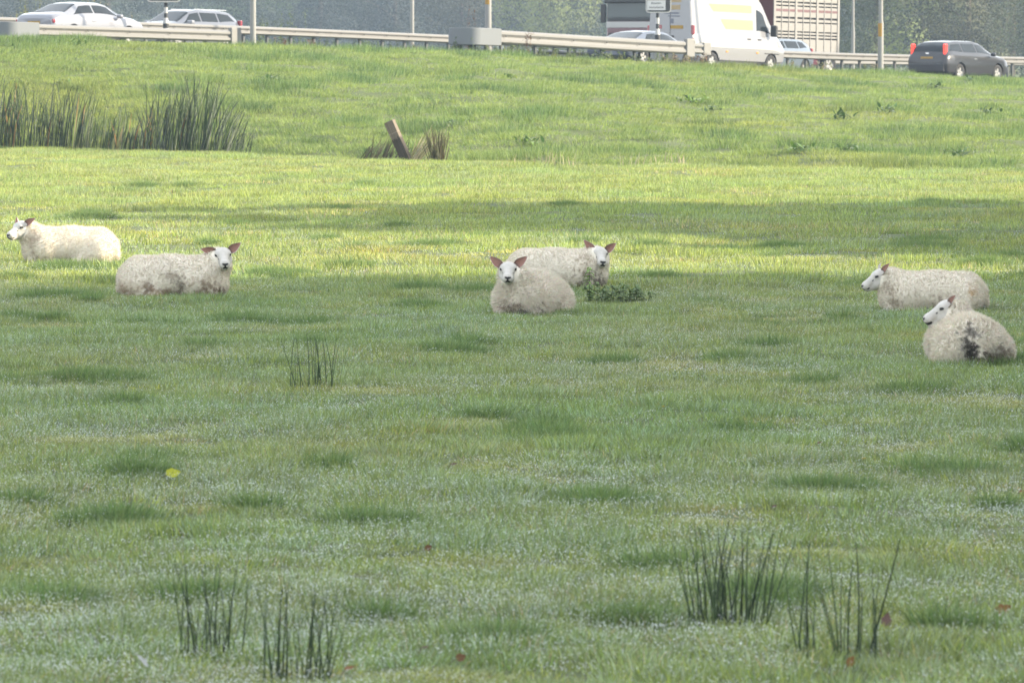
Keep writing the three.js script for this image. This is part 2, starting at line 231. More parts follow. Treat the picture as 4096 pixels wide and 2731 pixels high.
// ------------------------------------------------------------------ sheep
function nets(f, lo, hi, cell) {                                  // surface nets over a field
  const n = [0, 1, 2].map(i => Math.ceil((hi[i] - lo[i]) / cell) + 1), val = new Float32Array(n[0] * n[1] * n[2]), id = (i, j, k) => (i * n[1] + j) * n[2] + k;
  for (let i = 0; i < n[0]; i++) for (let j = 0; j < n[1]; j++) for (let k = 0; k < n[2]; k++) val[id(i, j, k)] = f(lo[0] + i * cell, lo[1] + j * cell, lo[2] + k * cell);
  const vert = new Int32Array(val.length).fill(-1), p = [], idx = [];
  for (let i = 0; i < n[0] - 1; i++) for (let j = 0; j < n[1] - 1; j++) for (let k = 0; k < n[2] - 1; k++) {
    let sx = 0, sy = 0, sz = 0, c = 0, neg = 0;
    for (let e = 0; e < 8; e++) if (val[id(i + (e & 1), j + ((e >> 1) & 1), k + (e >> 2))] < 0) neg++;
    if (!neg || neg === 8) continue;
    for (let e = 0; e < 12; e++) {
      const ax = e >> 2, b = e & 1, cc = (e >> 1) & 1, o = [0, 0, 0]; o[(ax + 1) % 3] = b; o[(ax + 2) % 3] = cc; const q = [...o]; q[ax] = 1;
      const v0 = val[id(i + o[0], j + o[1], k + o[2])], v1 = val[id(i + q[0], j + q[1], k + q[2])];
      if ((v0 < 0) !== (v1 < 0)) { const t = v0 / (v0 - v1); sx += o[0] + (q[0] - o[0]) * t; sy += o[1] + (q[1] - o[1]) * t; sz += o[2] + (q[2] - o[2]) * t; c++; }
    }
    if (c) { vert[id(i, j, k)] = p.length / 3; p.push(lo[0] + (i + sx / c) * cell, lo[1] + (j + sy / c) * cell, lo[2] + (k + sz / c) * cell); }
  }
  for (let i = 1; i < n[0] - 1; i++) for (let j = 1; j < n[1] - 1; j++) for (let k = 1; k < n[2] - 1; k++) for (let ax = 0; ax < 3; ax++) {
    const in0 = val[id(i, j, k)] < 0; if (in0 === val[ax === 0 ? id(i + 1, j, k) : ax === 1 ? id(i, j + 1, k) : id(i, j, k + 1)] < 0) continue; const o = [i, j, k];
    const b = (ax + 1) % 3, c = (ax + 2) % 3, cell4 = [[-1, -1], [0, -1], [0, 0], [-1, 0]].map(([u, v]) => { const r = [...o]; r[b] += u; r[c] += v; return vert[id(...r)]; });
    if (cell4.some(v => v < 0)) continue; if (!in0) cell4.reverse();
    idx.push(cell4[0], cell4[1], cell4[2], cell4[0], cell4[2], cell4[3]);
  }
  const g = new THREE.BufferGeometry(); g.setAttribute('position', new THREE.Float32BufferAttribute(p, 3)); g.setIndex(idx); g.computeVertexNormals(); return g;
}
const smin = (a, b, k) => { const h = Math.max(k - Math.abs(a - b), 0) / k; return Math.min(a, b) - h * h * k * 0.25; };
function field(prims, K) {                                        // tapered capsules joined softly
  const P = prims.map(([a, ra, b, rb]) => { b = b || a; rb = rb ?? ra; const d = [b[0] - a[0], b[1] - a[1], b[2] - a[2]], l = d[0] * d[0] + d[1] * d[1] + d[2] * d[2] || 1e-9; return [...a, ra, ...d, rb - ra, 1 / l]; });
  return (x, y, z) => { let s = 1e9; for (const q of P) { const ux = x - q[0], uy = y - q[1], uz = z - q[2], h = clamp((ux * q[4] + uy * q[5] + uz * q[6]) * q[8], 0, 1), dx = ux - h * q[4], dy = uy - h * q[5], dz = uz - h * q[6]; s = smin(s, Math.sqrt(dx * dx + dy * dy + dz * dz) - q[3] - h * q[7], K); } return s; };
}
const sides = list => list.flatMap(([a, ra, b, rb]) => [1, -1].map(s => [[a[0], a[1], a[2] * s], ra, b && [b[0], b[1], b[2] * s], rb]));
const fleeceMat = new THREE.MeshPhysicalMaterial({ vertexColors: true, roughness: 0.95, sheen: 0.4, sheenRoughness: 0.6, sheenColor: new THREE.Color(0.9, 0.85, 0.75) });
const woolMat = new THREE.MeshPhysicalMaterial({ vertexColors: true, roughness: 1, transmission: 0.15, thickness: 0, side: THREE.DoubleSide });
const eyeMat = std(0.012, 0.01, 0.008, 0.15);
const segDist = (p, a, b) => { const ab = [b[0] - a[0], b[1] - a[1], b[2] - a[2]], ap = [p[0] - a[0], p[1] - a[1], p[2] - a[2]], h = clamp((ab[0] * ap[0] + ab[1] * ap[1] + ab[2] * ap[2]) / (ab[0] ** 2 + ab[1] ** 2 + ab[2] ** 2), 0, 1); return Math.hypot(ap[0] - h * ab[0], ap[1] - h * ab[1], ap[2] - h * ab[2]); };
function headGeometry(jaw) {
  const f0 = field([[[-0.012, 0.02, 0], 0.08], ...sides([[[-0.035, 0.025, 0.035], 0.055], [[0.04, 0.032, 0.05], 0.034], [[-0.005, -0.035, 0.045], 0.052, [0.05, -0.06, 0.03], 0.04], [[0.168, -0.068, 0.014], 0.037]]),
    [[0.03, 0.012, 0], 0.062, [0.16, -0.052, 0], 0.04], [[-0.02, -0.06, 0], 0.062, [0.145, -0.1 - jaw, 0], 0.026], [[-0.09, -0.02, 0], 0.09]], 0.03);
  const eyes = [[0.052, 0.022, 0.072], [0.052, 0.022, -0.072]];
  const f = (x, y, z) => { let d = f0(x, y, z); const az = Math.abs(z);
    d = Math.max(d, -(Math.hypot(x - 0.066, y - 0.022, az - 0.094) - 0.019));                                    // eye sockets
    d = Math.max(d, -(segDist([x, y, az], [0.204, -0.062, 0.012], [0.19, -0.055, 0.024]) - 0.007));                  // nostrils
    d = Math.max(d, -(segDist([x, y, az], [0.215, -0.094 - jaw * 0.4, 0], [0.13, -0.09 - jaw * 0.3, 0.052]) - 0.005 - jaw * 0.25)); return d; };
  const g = nets(f, [-0.2, -0.22 - jaw, -0.14], [0.24, 0.13, 0.14], 0.0045), p = g.attributes.position, c = [];
  for (let i = 0; i < p.count; i++) {
    const q = [p.getX(i), p.getY(i), Math.abs(p.getZ(i))], n = fbm(q[0] * 30, q[1] * 30, p.getZ(i) * 30); let col = [0.5, 0.475, 0.44].map(v => v * (1 + 0.09 * n));
    const dark = (r, a, b) => { const k = 1 - smooth(segDist(q, a, b) + 0.003 * n, r, r + 0.006); if (k > 0) col = col.map((v, j) => lerp(v, [0.03, 0.028, 0.03][j], k)); };
    dark(0.009, [0.045, 0.026, 0.08], [0.068, 0.022, 0.076]); dark(0.006, [0.068, 0.02, 0.076], [0.098, -0.014, 0.058]);
    dark(0.011, [0.207, -0.06, 0.004], [0.196, -0.056, 0.022]); dark(0.006, [0.212, -0.068, 0], [0.21, -0.09, 0]); dark(0.008 + jaw * 0.2, [0.212, -0.094 - jaw * 0.4, 0], [0.135, -0.09 - jaw * 0.35, 0.052]);
    c.push(...col);
  }
  g.setAttribute('color', new THREE.Float32BufferAttribute(c, 3)); return { g, eyes };
}
function earGeometry(side, up, fwd, curl) {                        // a cupped leaf, open to the front
  const base = V(-0.025, 0.052, 0.07 * side), dir = V(fwd, up, side).normalize(), front = V(1, 0.1, 0).addScaledVector(dir, -dir.x).normalize(), w = V(0, 0, 0).crossVectors(dir, front).normalize(), L = 0.168, out = [];
  for (const inner of [0, 1]) {
    const g = surface(10, 8, (a, b) => { const t = a, v = b * 2 - 1, wid = 0.045 * Math.pow(Math.sin(Math.PI * clamp(0.1 + 0.88 * Math.pow(t, 0.8), 0, 1)), 0.75), ang = v * (1.5 - curl * t), thick = inner ? 0 : 0.005 * (1 - v * v) * (1 - t * 0.7) + 0.0012;
      return base.clone().addScaledVector(dir, L * t - 0.012).addScaledVector(w, wid * Math.sin(ang) * 1.05).addScaledVector(front, wid * (1 - Math.cos(ang)) * 0.9 - thick - 0.012 * t * t); });
    const c = []; for (let i = 0; i < g.attributes.position.count; i++) { const a = Math.floor(i / 9) / 10, v = Math.abs((i % 9) / 4 - 1), n = 1 + 0.2 * noise(a * 9, v * 5, inner); c.push(...(inner && v < 0.8 && a < 0.95 ? (a < 0.3 ? [0.16, 0.1, 0.085] : [0.27, 0.145, 0.115]) : [0.48, 0.445, 0.41]).map(x => x * n)); }
    g.setAttribute('color', new THREE.Float32BufferAttribute(c, 3)); g.deleteAttribute('uv'); out.push(g);
  }
  return mergeGeometries(out);
}
function sheep(label, pos, o) {                                   // o: heading, head place and facing, stains
  const t = thing('sheep', label, 'sheep', pos, 0, 'sheep lying in the meadow'), S = o.scale, Y = new THREE.Matrix4().makeRotationY(o.turn);
  const inv = new THREE.Matrix4().makeRotationY(-o.turn), hp = V(...o.head), look = V(...o.look).applyMatrix4(inv).normalize(), right = V(0, 0, 0).crossVectors(look, V(0, 1, 0)).normalize(), upv = V(0, 0, 0).crossVectors(right, look).normalize();
  upv.applyAxisAngle(look, o.roll || 0); right.crossVectors(look, upv);
  const HM = new THREE.Matrix4().makeBasis(look, upv, right).setPosition(hp), back = hp.clone().addScaledVector(look, -0.075).addScaledVector(upv, -0.045), mid = V(0.4, 0.26, 0).lerp(back, 0.55).add(V(0.035, 0.02, 0));
  const w = o.wide || 1, len = o.len || 0.92;
  const body = field([...sides([[[-0.36, 0.19, 0.07 * w], 0.2, [0.3, 0.19, 0.055 * w], 0.195], [[-0.42, 0.18, 0.08 * w], 0.175], [[-0.4, 0.13, 0.18 * w], 0.135, [-0.2, 0.07, 0.22 * w], 0.085], [[-0.14, 0.03, 0.24 * w], 0.045, [-0.34, 0.03, 0.23 * w], 0.04], [[0.3, 0.17, 0.1 * w], 0.18], [[0.44, 0.06, 0.13 * w], 0.07, [0.2, 0.04, 0.17 * w], 0.05]]),
    [[-0.4, 0.25, 0], 0.175, [-0.05, 0.245, 0], 0.18], [[-0.05, 0.245, 0], 0.18, [0.34, 0.265, 0], 0.16], [[0.43, 0.17, 0], 0.165], [[0.38, 0.26, 0], 0.17, mid.toArray(), 0.13], [mid.toArray(), 0.13, back.toArray(), 0.1], [[-0.585, 0.24, 0], 0.05, [-0.625, 0.1, 0], 0.04]].map(q => [[q[0][0] * len, q[0][1] * 1.06, q[0][2]], q[1], q[2] && [q[2][0] * len, q[2][1] * 1.06, q[2][2]], q[3]]), 0.075);
  const g = nets((x, y, z) => { const b = body(x, y, z); return Math.abs(b) < 0.05 ? b + o.crimp * (0.8 * noise(x * 24, y * 9, z * 24) + noise(x * 9, y * 5, z * 9)) : b; }, [-0.75, -0.09, -0.48], [0.95, 0.85, 0.48], 0.0115);
  const col = (x, y, z) => {
    const n = fbm(x * 6, y * 6, z * 6), n2 = fbm(x * 26, y * 26, z * 26); let c = [0.69, 0.635, 0.54].map(v => v * (1 + 0.04 * n + 0.03 * n2));
    const mix = (k, q) => { c = c.map((v, j) => lerp(v, q[j], clamp(k, 0, 1))); };
    for (const s of o.stains) { const dd = Math.hypot((x - s[0]) / s[3], (y - s[1]) / s[4], (z - s[2]) / s[5]); mix((smooth(1.1 - dd + 0.7 * n + 0.9 * n2, 0.1, 1.0)) * s[6], s[7]); }
    return c;
  };
  const paint = geo => { const p = geo.attributes.position, c = []; for (let i = 0; i < p.count; i++) c.push(...col(p.getX(i), p.getY(i), p.getZ(i))); geo.setAttribute('color', new THREE.Float32BufferAttribute(c, 3)); };
  paint(g);
  const H = headGeometry(o.jaw || 0), ears = o.ears.map((e, i) => earGeometry(i ? -1 : 1, ...e));
  const headParts = mergeGeometries([H.g, ...ears]); headParts.applyMatrix4(HM);
  if (o.mark) { const p = headParts.attributes.position, c = headParts.attributes.color, m = V(...o.mark).applyMatrix4(HM), q = V(0, 0, 0); for (let i = 0; i < p.count; i++) { q.fromBufferAttribute(p, i); const k = 0.55 * (1 - smooth(q.distanceTo(m) + 0.006 * noise(q.x * 90, q.y * 90, q.z * 90), 0.008, 0.022)); c.setXYZ(i, lerp(c.getX(i), 0.3, k), lerp(c.getY(i), 0.46, k), lerp(c.getZ(i), 0.44, k)); } }
  const all = mergeGeometries([g, headParts]); all.applyMatrix4(Y).scale(S, S, S); all.computeVertexNormals();
  put('body', all, fleeceMat, t);
  // locks of wool
  const P = g.attributes.position, Nn = g.attributes.normal, I = g.index.array, tri = I.length / 3, out = { p: [], c: [] }, a = V(0, 0, 0), nn = V(0, 0, 0), q = V(0, 0, 0);
  for (let i = 0; i < 34000; i++) {
    const k = Math.floor(rnd() * tri) * 3, u = Math.sqrt(rnd()), v = rnd(), bw = [1 - u, u * (1 - v), u * v]; a.set(0, 0, 0); nn.set(0, 0, 0);
    for (let j = 0; j < 3; j++) { q.fromBufferAttribute(P, I[k + j]); a.addScaledVector(q, bw[j]); q.fromBufferAttribute(Nn, I[k + j]); nn.addScaledVector(q, bw[j]); }
    if (a.distanceTo(hp) < 0.1 || a.y < -0.03) continue;
    const toFace = q.copy(a).sub(hp).dot(look); if (toFace > -0.05 && a.distanceTo(hp) < 0.12) continue;
    const fl = V(-0.15 + 0.15 * noise(a.x * 7, a.y * 7, a.z * 7), -0.25 + 0.15 * noise(a.x * 7, a.y * 7 + 9, a.z * 7), 0.15 * noise(a.x * 7, a.y * 7, a.z * 7 + 9)), d = nn.clone().normalize().multiplyScalar(0.75).add(fl).add(V(rr(-0.35, 0.35), rr(-0.35, 0.35), rr(-0.35, 0.35))).normalize(), L = o.wool * rr(0.5, 1.25), s = V(0, 0, 0).crossVectors(d, V(rr(-1, 1), rr(-1, 1), rr(-1, 1))).normalize().multiplyScalar(0.003), c = col(a.x + rr(-0.02, 0.02), a.y + rr(-0.02, 0.02), a.z + rr(-0.02, 0.02)).map(x => x * rr(0.9, 1.1));
    a.addScaledVector(nn, -0.003);
    for (const pt of [a.clone().add(s), a.clone().sub(s), a.clone().addScaledVector(d, L)]) { pt.applyMatrix4(Y).multiplyScalar(S); out.p.push(pt.x, pt.y, pt.z); out.c.push(...c); }
  }
  put('wool', toGeo(out), woolMat, t);
  for (const e of H.eyes) { const m = new THREE.SphereGeometry(0.0125, 12, 8).scale(1, 0.72, 0.8).translate(...e).translate(0.004, 0, 0.002 * Math.sign(e[2])).applyMatrix4(HM).applyMatrix4(Y).scale(S, S, S); put('eye', m, eyeMat, t); }
  return t;
}
const DIRT = [0.3, 0.22, 0.14], MUD = [0.05, 0.045, 0.04], RUST = [0.5, 0.33, 0.15];
const deg = a => a * Math.PI / 180;
{
  const low = (s, c = DIRT, y = 0.04) => [0, y, 0.2, 0.8, 0.1, 0.6, s, c];
  const spot = (px, py) => { const p = onField(px, py); p.y -= 0.02; return p; };
  sheep('cream sheep lying leftmost in the sunlit strip, turning its face to the camera', spot(69, 262.5), { scale: 1.05, turn: deg(180), head: [0.57, 0.43, -0.06], look: [-0.72, -0.06, 0.7], crimp: 0.003, wool: 0.027, ears: [[0.75, -0.45, 0.8], [0.62, -0.25, 0.8]], mark: [0.075, 0.055, -0.01],
    stains: [low(0.35), [0.42, 0.3, -0.16, 0.13, 0.2, 0.2, 0.5, DIRT], [0.3, 0.03, -0.2, 0.3, 0.09, 0.3, 0.7, [0.2, 0.15, 0.1]]] });
  sheep('sheep with a brown stained flank lying left of centre, ears spread, facing the camera', spot(175, 297.5), { scale: 1.06, turn: deg(-10), head: [0.51, 0.44, 0.03], look: [0.16, -0.05, 1], crimp: 0.006, wool: 0.026, ears: [[0.28, -0.1, 0.8], [0.6, -0.1, 0.8]], roll: 0.06,
    stains: [low(0.8), [-0.22, 0.1, 0.25, 0.07, 0.16, 0.2, 0.75, [0.14, 0.1, 0.07]], [0.12, 0.12, 0.25, 0.08, 0.22, 0.25, 0.75, [0.13, 0.1, 0.07]], [0.05, 0.25, 0.22, 0.12, 0.08, 0.2, 0.6, [0.2, 0.15, 0.1]], [0.38, 0.1, 0.15, 0.22, 0.16, 0.3, 0.75, [0.26, 0.18, 0.11]], [0.45, 0.06, 0.1, 0.2, 0.1, 0.3, 0.7, [0.12, 0.09, 0.07]], [-0.35, 0.1, 0.3, 0.25, 0.16, 0.2, 0.4, [0.36, 0.27, 0.18]]] });
  sheep('sheep lying head-on in the middle with pink pricked ears, facing the camera', spot(530, 315), { scale: 1.02, turn: deg(-104), head: [0.5, 0.47, 0.1], look: [-0.03, 0.02, 1], crimp: 0.005, wool: 0.042, wide: 1.25, ears: [[0.85, -0.12, 0.7], [0.85, -0.12, 0.7]],
    stains: [low(0.75), [0.55, 0.12, 0.02, 0.3, 0.12, 0.3, 0.7, [0.24, 0.18, 0.12]], [0.5, 0.06, -0.06, 0.2, 0.1, 0.2, 0.85, MUD], [-0.3, 0.14, 0.26, 0.05, 0.2, 0.2, 0.9, MUD], [0, 0.05, 0.3, 0.15, 0.1, 0.2, 0.5, [0.2, 0.16, 0.11]]] });
  sheep('sheep lying behind the middle one beside the nettles, one ear cocked', spot(558, 291), { scale: 1.03, turn: deg(-14), head: [0.47, 0.38, 0.02], look: [0.2, -0.03, 1], crimp: 0.004, wool: 0.024, ears: [[1.1, -0.2, 0.9], [0.75, -0.1, 0.8]], roll: -0.05,
    stains: [low(0.6), [0.42, 0.08, 0.15, 0.25, 0.18, 0.3, 0.85, [0.1, 0.08, 0.06]], [0.1, 0.02, 0.25, 0.3, 0.1, 0.3, 0.6, [0.22, 0.16, 0.1]], [0.33, 0.25, 0.15, 0.12, 0.16, 0.2, 0.5, DIRT]] });
  sheep('sheep lying at the right in profile facing left, rusty spot on its rump', spot(931, 311), { scale: 0.97, turn: deg(178), head: [0.55, 0.38, 0.0], look: [-0.97, -0.13, 0.24], crimp: 0.003, wool: 0.027, ears: [[0.9, -0.5, 0.8], [0.95, -0.35, 0.8]], mark: [0.06, 0.065, 0.0],
    stains: [low(0.5), [-0.42, 0.24, -0.22, 0.07, 0.09, 0.2, 0.75, RUST], [0.38, 0.12, -0.15, 0.12, 0.2, 0.2, 0.6, [0.24, 0.18, 0.12]], [-0.1, 0.08, -0.3, 0.14, 0.12, 0.2, 0.6, [0.2, 0.14, 0.09]], [-0.55, 0.04, -0.2, 0.09, 0.1, 0.2, 0.7, [0.15, 0.12, 0.08]], [0.47, 0.2, -0.1, 0.06, 0.25, 0.2, 0.5, [0.25, 0.2, 0.14]]] });
  sheep('nearest right sheep seen from behind, mud on its rump and mouth open', spot(966, 361), { scale: 0.98, turn: deg(97), head: [0.3, 0.47, -0.12], look: [-1, -0.06, 0.12], crimp: 0.006, wool: 0.04, wide: 1.2, jaw: 0.022, ears: [[0.7, -2.2, 0.9], [0.75, -0.15, 0.9]],
    stains: [[-0.6, 0.12, -0.06, 0.26, 0.2, 0.12, 1, MUD], [-0.55, 0.3, -0.05, 0.2, 0.09, 0.12, 0.7, [0.1, 0.09, 0.08]], [-0.55, 0.1, 0.14, 0.3, 0.14, 0.14, 0.75, [0.1, 0.085, 0.07]], low(0.55)] });
}
// ------------------------------------------------------------------ crash barriers, lamp posts, signs
const galv = std(0.165, 0.163, 0.16, 0.6), galvDark = std(0.06, 0.066, 0.072, 0.7), concrete = std(0.14, 0.152, 0.165, 0.9), poleMat = std(0.21, 0.21, 0.205, 0.55), blackPaint = std(0.02, 0.022, 0.025, 0.5), whitePaint = std(0.36, 0.36, 0.355, 0.55), yellowPaint = std(0.3, 0.17, 0.02, 0.6);
function beam(t0, t1, w, y0, h, depth, flip = 1) {                // a W shaped rail
  const prof = [[0, 0], [0.55, 0.05], [1, 0.14], [1, 0.3], [0.35, 0.42], [0.1, 0.5], [0.35, 0.58], [1, 0.7], [1, 0.86], [0.55, 0.95], [0, 1]];
  const ring = [...prof.map(([a, b]) => [a, b]), ...prof.slice().reverse().map(([a, b]) => [a - 0.12, b])], seg = 3, n = ring.length;
  const g = surface(seg, n, (a, b) => { const q = ring[Math.round(b * n) % n], t = lerp(t0, t1, a); return onRoad(t, w - flip * q[0] * depth, y0 + q[1] * h); });
  g.deleteAttribute('uv'); return toCreasedNormals(g, 0.6);
}
function barrier(name, label, t0, t1, w, top, h, o = {}) {
  const c = onRoad(t0, w), g = thing(name, label, 'crash barrier', c), loc = geo => geo.translate(-c.x, -c.y, -c.z), step = o.step || 4;
  for (let t = t0; t < t1 - 0.2; t += step) { const e = Math.min(t + step, t1); put('beam', loc(beam(t, e + 0.06, w - 0.003 * (Math.round((t - t0) / step) % 2), top - h, h, 0.085)), galv, g); if (o.double) put('beam', loc(beam(t, e + 0.06, w + 0.28 - 0.003 * (Math.round((t - t0) / step) % 2), top - h, h, 0.085, -1)), galv, g); }
  for (let t = t0 + (o.first ?? 0.7); t < t1; t += o.post || 1.333) { const p = onRoad(t, w + 0.14).sub(c); put('post', rbox(0.09, top + 0.22, 0.11, 0.012, 0, 0, 0).rotateY(-TH).translate(p.x, p.y + (top - 0.32) / 2, p.z), galvDark, g); if (o.bolt) { const q = onRoad(t, w - 0.085).sub(c); put('bolt', new THREE.CylinderGeometry(0.02, 0.02, 0.05, 6).rotateZ(Math.PI / 2).rotateY(TH).translate(q.x, q.y + top - h * 0.45, q.z), galvDark, g); } }
  return { g, c, loc };
}
{
  barrier('long_crash_barrier', 'long steel crash barrier running behind the near cars', -32, 78, 11, 0.92, 0.3, { double: true, bolt: true });
  barrier('long_crash_barrier', 'far steel crash barrier glimpsed under the long one at the right', 30, 90, 21.2, 0.9, 0.31, { post: 2.66 });
  const capped = (label, pxa, pxb, w, top, h, lenBlock) => {
    const t0 = roadT(pxa, w), t1 = roadT(pxb, w), { g, c, loc } = barrier('short_crash_barrier', label, t0 + lenBlock, t1, w, top, h, { double: true, post: 2, bolt: true });
    // blunt rounded end of folded plate
    const s = new THREE.Shape(), bw = 1.25, r = 0.35; s.moveTo(0, -bw / 2); s.lineTo(-lenBlock + r, -bw / 2); s.absarc(-lenBlock + r, -bw / 2 + r, r, -Math.PI / 2, -Math.PI, true); s.lineTo(-lenBlock, bw / 2 - r); s.absarc(-lenBlock + r, bw / 2 - r, r, Math.PI, Math.PI / 2, true); s.lineTo(0, bw / 2); s.closePath();
    const cap = new THREE.ExtrudeGeometry(s, { depth: h + 0.08, bevelEnabled: true, bevelSize: 0.02, bevelThickness: 0.02, bevelSegments: 2, curveSegments: 10 }).rotateX(-Math.PI / 2), slope = (roadY(t0 + lenBlock) - roadY(t0)) / lenBlock;
    cap.rotateZ(Math.atan(slope)).rotateY(Math.PI / 2 - TH); const p = onRoad(t0 + lenBlock + 0.05, w + 0.3).sub(c); put('rounded_end', cap.translate(p.x, p.y + top - h - 0.06, p.z), concrete, g);
    for (const dt of [0.5, 1.1]) for (const dw of [0, 0.6]) { const q = onRoad(t0 + dt, w + dw).sub(c); put('post', rbox(0.09, 0.95, 0.1, 0.012).translate(q.x, q.y + top - h - 0.45, q.z), galvDark, g); }
    const e = onRoad(t1, w - 0.05).sub(c); put('end_post', rbox(0.16, h + 0.2, 0.5, 0.03).rotateY(-TH).translate(e.x, e.y + top - h / 2, e.z), galv, g);
    return { g, c, t1 };
  };
  capped('short crash barrier with a blunt grey end in front of the silver saloon', 2, 234, 1.2, 0.54, 0.36, 1.3);
  const b = capped('short crash barrier with a rounded grey end in front of the van', 466, 688, 1.2, 0.93, 0.46, 1.5);
  { const tail = onRoad(roadT(705, 1.2), 1.15).sub(b.c); put('beam', beam(b.t1 + 0.08, roadT(705, 1.2), 1.2, 0.5, 0.38, 0.085).translate(-b.c.x, -b.c.y, -b.c.z), galv, b.g); put('end_post', rbox(0.12, 0.46, 0.45, 0.03).rotateY(-TH).translate(tail.x, tail.y + 0.69, tail.z), galv, b.g); put('post', rbox(0.1, 0.9, 0.1, 0.012).translate(tail.x - 0.6, tail.y + 0.15, tail.z + 0.8), galvDark, b.g); }
}
function lampPost(label, px, w, r, o = {}) {
  const p = onRoad(roadT(px, w), w, -0.15), g = thing('lamp_post', label, 'lamp post', p, 0, 'lamp posts along the motorway'), H = 10;
  put('pole', new THREE.LatheGeometry([[0, 0], [r, 0], [r, o.joint || 1.9], [r * 0.78, (o.joint || 1.9) + 0.12], [r * 0.45, H], [0, H]].map(q => new THREE.Vector2(...q)), 14), poleMat, g);
  put('arm', limb(V(0, H - 0.05, 0), V(-1.2, H + 0.35, -0.8), 0.045, 0.035, 0), poleMat, g);
  put('lamp_head', rbox(0.7, 0.14, 0.3, 0.06).rotateY(0.6).translate(-1.45, H + 0.36, -0.97), poleMat, g);
  if (o.plate) put('number_plate', new THREE.CylinderGeometry(r + 0.006, r + 0.006, o.plate[1], 14, 1, true, -0.9, 1.5).rotateY(-0.25).translate(0, o.plate[0], 0), yellowPaint, g);
  if (o.door) put('service_door', rbox(0.1, 0.4, 0.02, 0.006).translate(-0.02, 0.75, r - 0.005), poleMat, g);
  return g;
}
lampPost('nearest lamp post at the left, in front of the long crash barrier', 253.4, 0.7, 0.098, { joint: 2.6 });
lampPost('thin far lamp post in the left half, behind the long crash barrier', 412.3, 23, 0.078, { joint: 3.0 });
lampPost('lamp post with a yellow plate behind the rounded barrier end', 488.3, 2.9, 0.112, { joint: 2.8, plate: [2.2, 0.34] });
lampPost('thin far lamp post right of the livestock trailer', 852.6, 23.5, 0.08, { joint: 2.3 });
lampPost('lamp post with a yellow plate left of the dark estate car', 880.2, 0.5, 0.108, { joint: 2.08, plate: [1.82, 0.5] });
function textTexture(lines, w, h) {
  const c = document.createElement('canvas'); c.width = w; c.height = h; const x = c.getContext('2d'); x.fillStyle = '#a4a8ad'; x.fillRect(0, 0, w, h); x.fillStyle = '#1b1e22'; x.textAlign = 'center'; x.textBaseline = 'middle'; x.font = `bold ${Math.round(h * 0.3)}px sans-serif`;
  lines.forEach((s, i) => x.fillText(s, w / 2, h * (0.3 + 0.42 * i))); const t = new THREE.CanvasTexture(c); t.colorSpace = THREE.SRGBColorSpace; t.anisotropy = 8; return t;
}
function signPost(label, px, w, bands, o) {
  const s = F / (RD + Math.cos(TH) * roadT(px, w) + Math.sin(TH) * w), foot = onRoad(roadT(px, w), w), g = thing('sign_post', label, 'sign post', foot, 0, 'striped sign posts'), yAt = py => CAMY - (py - HORIZON) / s - foot.y;
  for (const [a, b, ra, rb, black] of bands) { const y1 = yAt(a), y0 = yAt(b); put(black ? 'black_band' : 'white_band', new THREE.CylinderGeometry(ra, rb, y1 - y0, 16).translate(0, (y0 + y1) / 2, 0), black ? blackPaint : whitePaint, g); }
  const plate = (ww, hh, r, d) => { const sh = new THREE.Shape(), a = ww / 2, b = hh / 2; sh.moveTo(-a + r, -b); sh.lineTo(a - r, -b); sh.quadraticCurveTo(a, -b, a, -b + r); sh.lineTo(a, b - r); sh.quadraticCurveTo(a, b, a - r, b); sh.lineTo(-a + r, b); sh.quadraticCurveTo(-a, b, -a, b - r); sh.lineTo(-a, -b + r); sh.quadraticCurveTo(-a, -b, -a + r, -b); return new THREE.ExtrudeGeometry(sh, { depth: d, bevelEnabled: false, curveSegments: 5 }); };
  const bw = o.width, bh = o.high, y0 = yAt(o.bottom), cx = o.shift || 0, turn = o.turn || 0, pl = (geo, dx, dy, dz) => geo.translate(dx, dy, dz).rotateY(turn).translate(cx, y0 + bh / 2, 0.1);
  const board = put('board', pl(plate(bw, bh, 0.13, 0.03), 0, 0, 0), whitePaint, g);
  put('board_face', pl(plate(bw - 0.09, bh - 0.09, 0.1, 0.008), 0, 0, 0.03), blackPaint, board);
  if (o.text) { const pw = 0.66, ph = 0.36, m = new THREE.MeshStandardMaterial({ map: textTexture(o.text, 512, 280), roughness: 0.6 }); put('text_panel', pl(new THREE.PlaneGeometry(pw, ph), -0.08, -bh / 2 + 0.275, 0.044), m, board); put('red_panel', pl(new THREE.PlaneGeometry(pw, 0.28), -0.08, -bh / 2 + 0.62, 0.044), std(0.3, 0.07, 0.05, 0.6), board); }
}
signPost('black and white striped post at the left carrying a dark sign board', 166.4, 4.2, [[-1, 2.7, 0.06, 0.06, 0], [2.7, 7.3, 0.06, 0.06, 1], [7.3, 13.1, 0.062, 0.062, 0], [13.1, 17.8, 0.062, 0.062, 1], [17.8, 23.4, 0.064, 0.095, 0], [23.4, 28.1, 0.095, 0.095, 1], [28.1, 34, 0.095, 0.095, 0], [34, 42, 0.095, 0.095, 1]], { width: 1.1, high: 1.3, bottom: 2.2, shift: -0.06, turn: 0.1 });
signPost('black and white striped post with a doseer-installatie sign board', 657.3, 2.2, [[10, 12.8, 0.06, 0.06, 0], [12.8, 17.7, 0.06, 0.06, 1], [17.7, 23.8, 0.062, 0.062, 0], [23.8, 28.7, 0.062, 0.062, 1], [28.7, 34.6, 0.064, 0.1, 0], [34.6, 40, 0.1, 0.1, 1], [40, 46, 0.1, 0.1, 0], [46, 51, 0.1, 0.1, 1], [51, 62, 0.1, 0.1, 0]], { width: 0.92, high: 1.25, bottom: 12.9, shift: 0.03, turn: 0.05, text: ['doseer-', 'installatie'] });

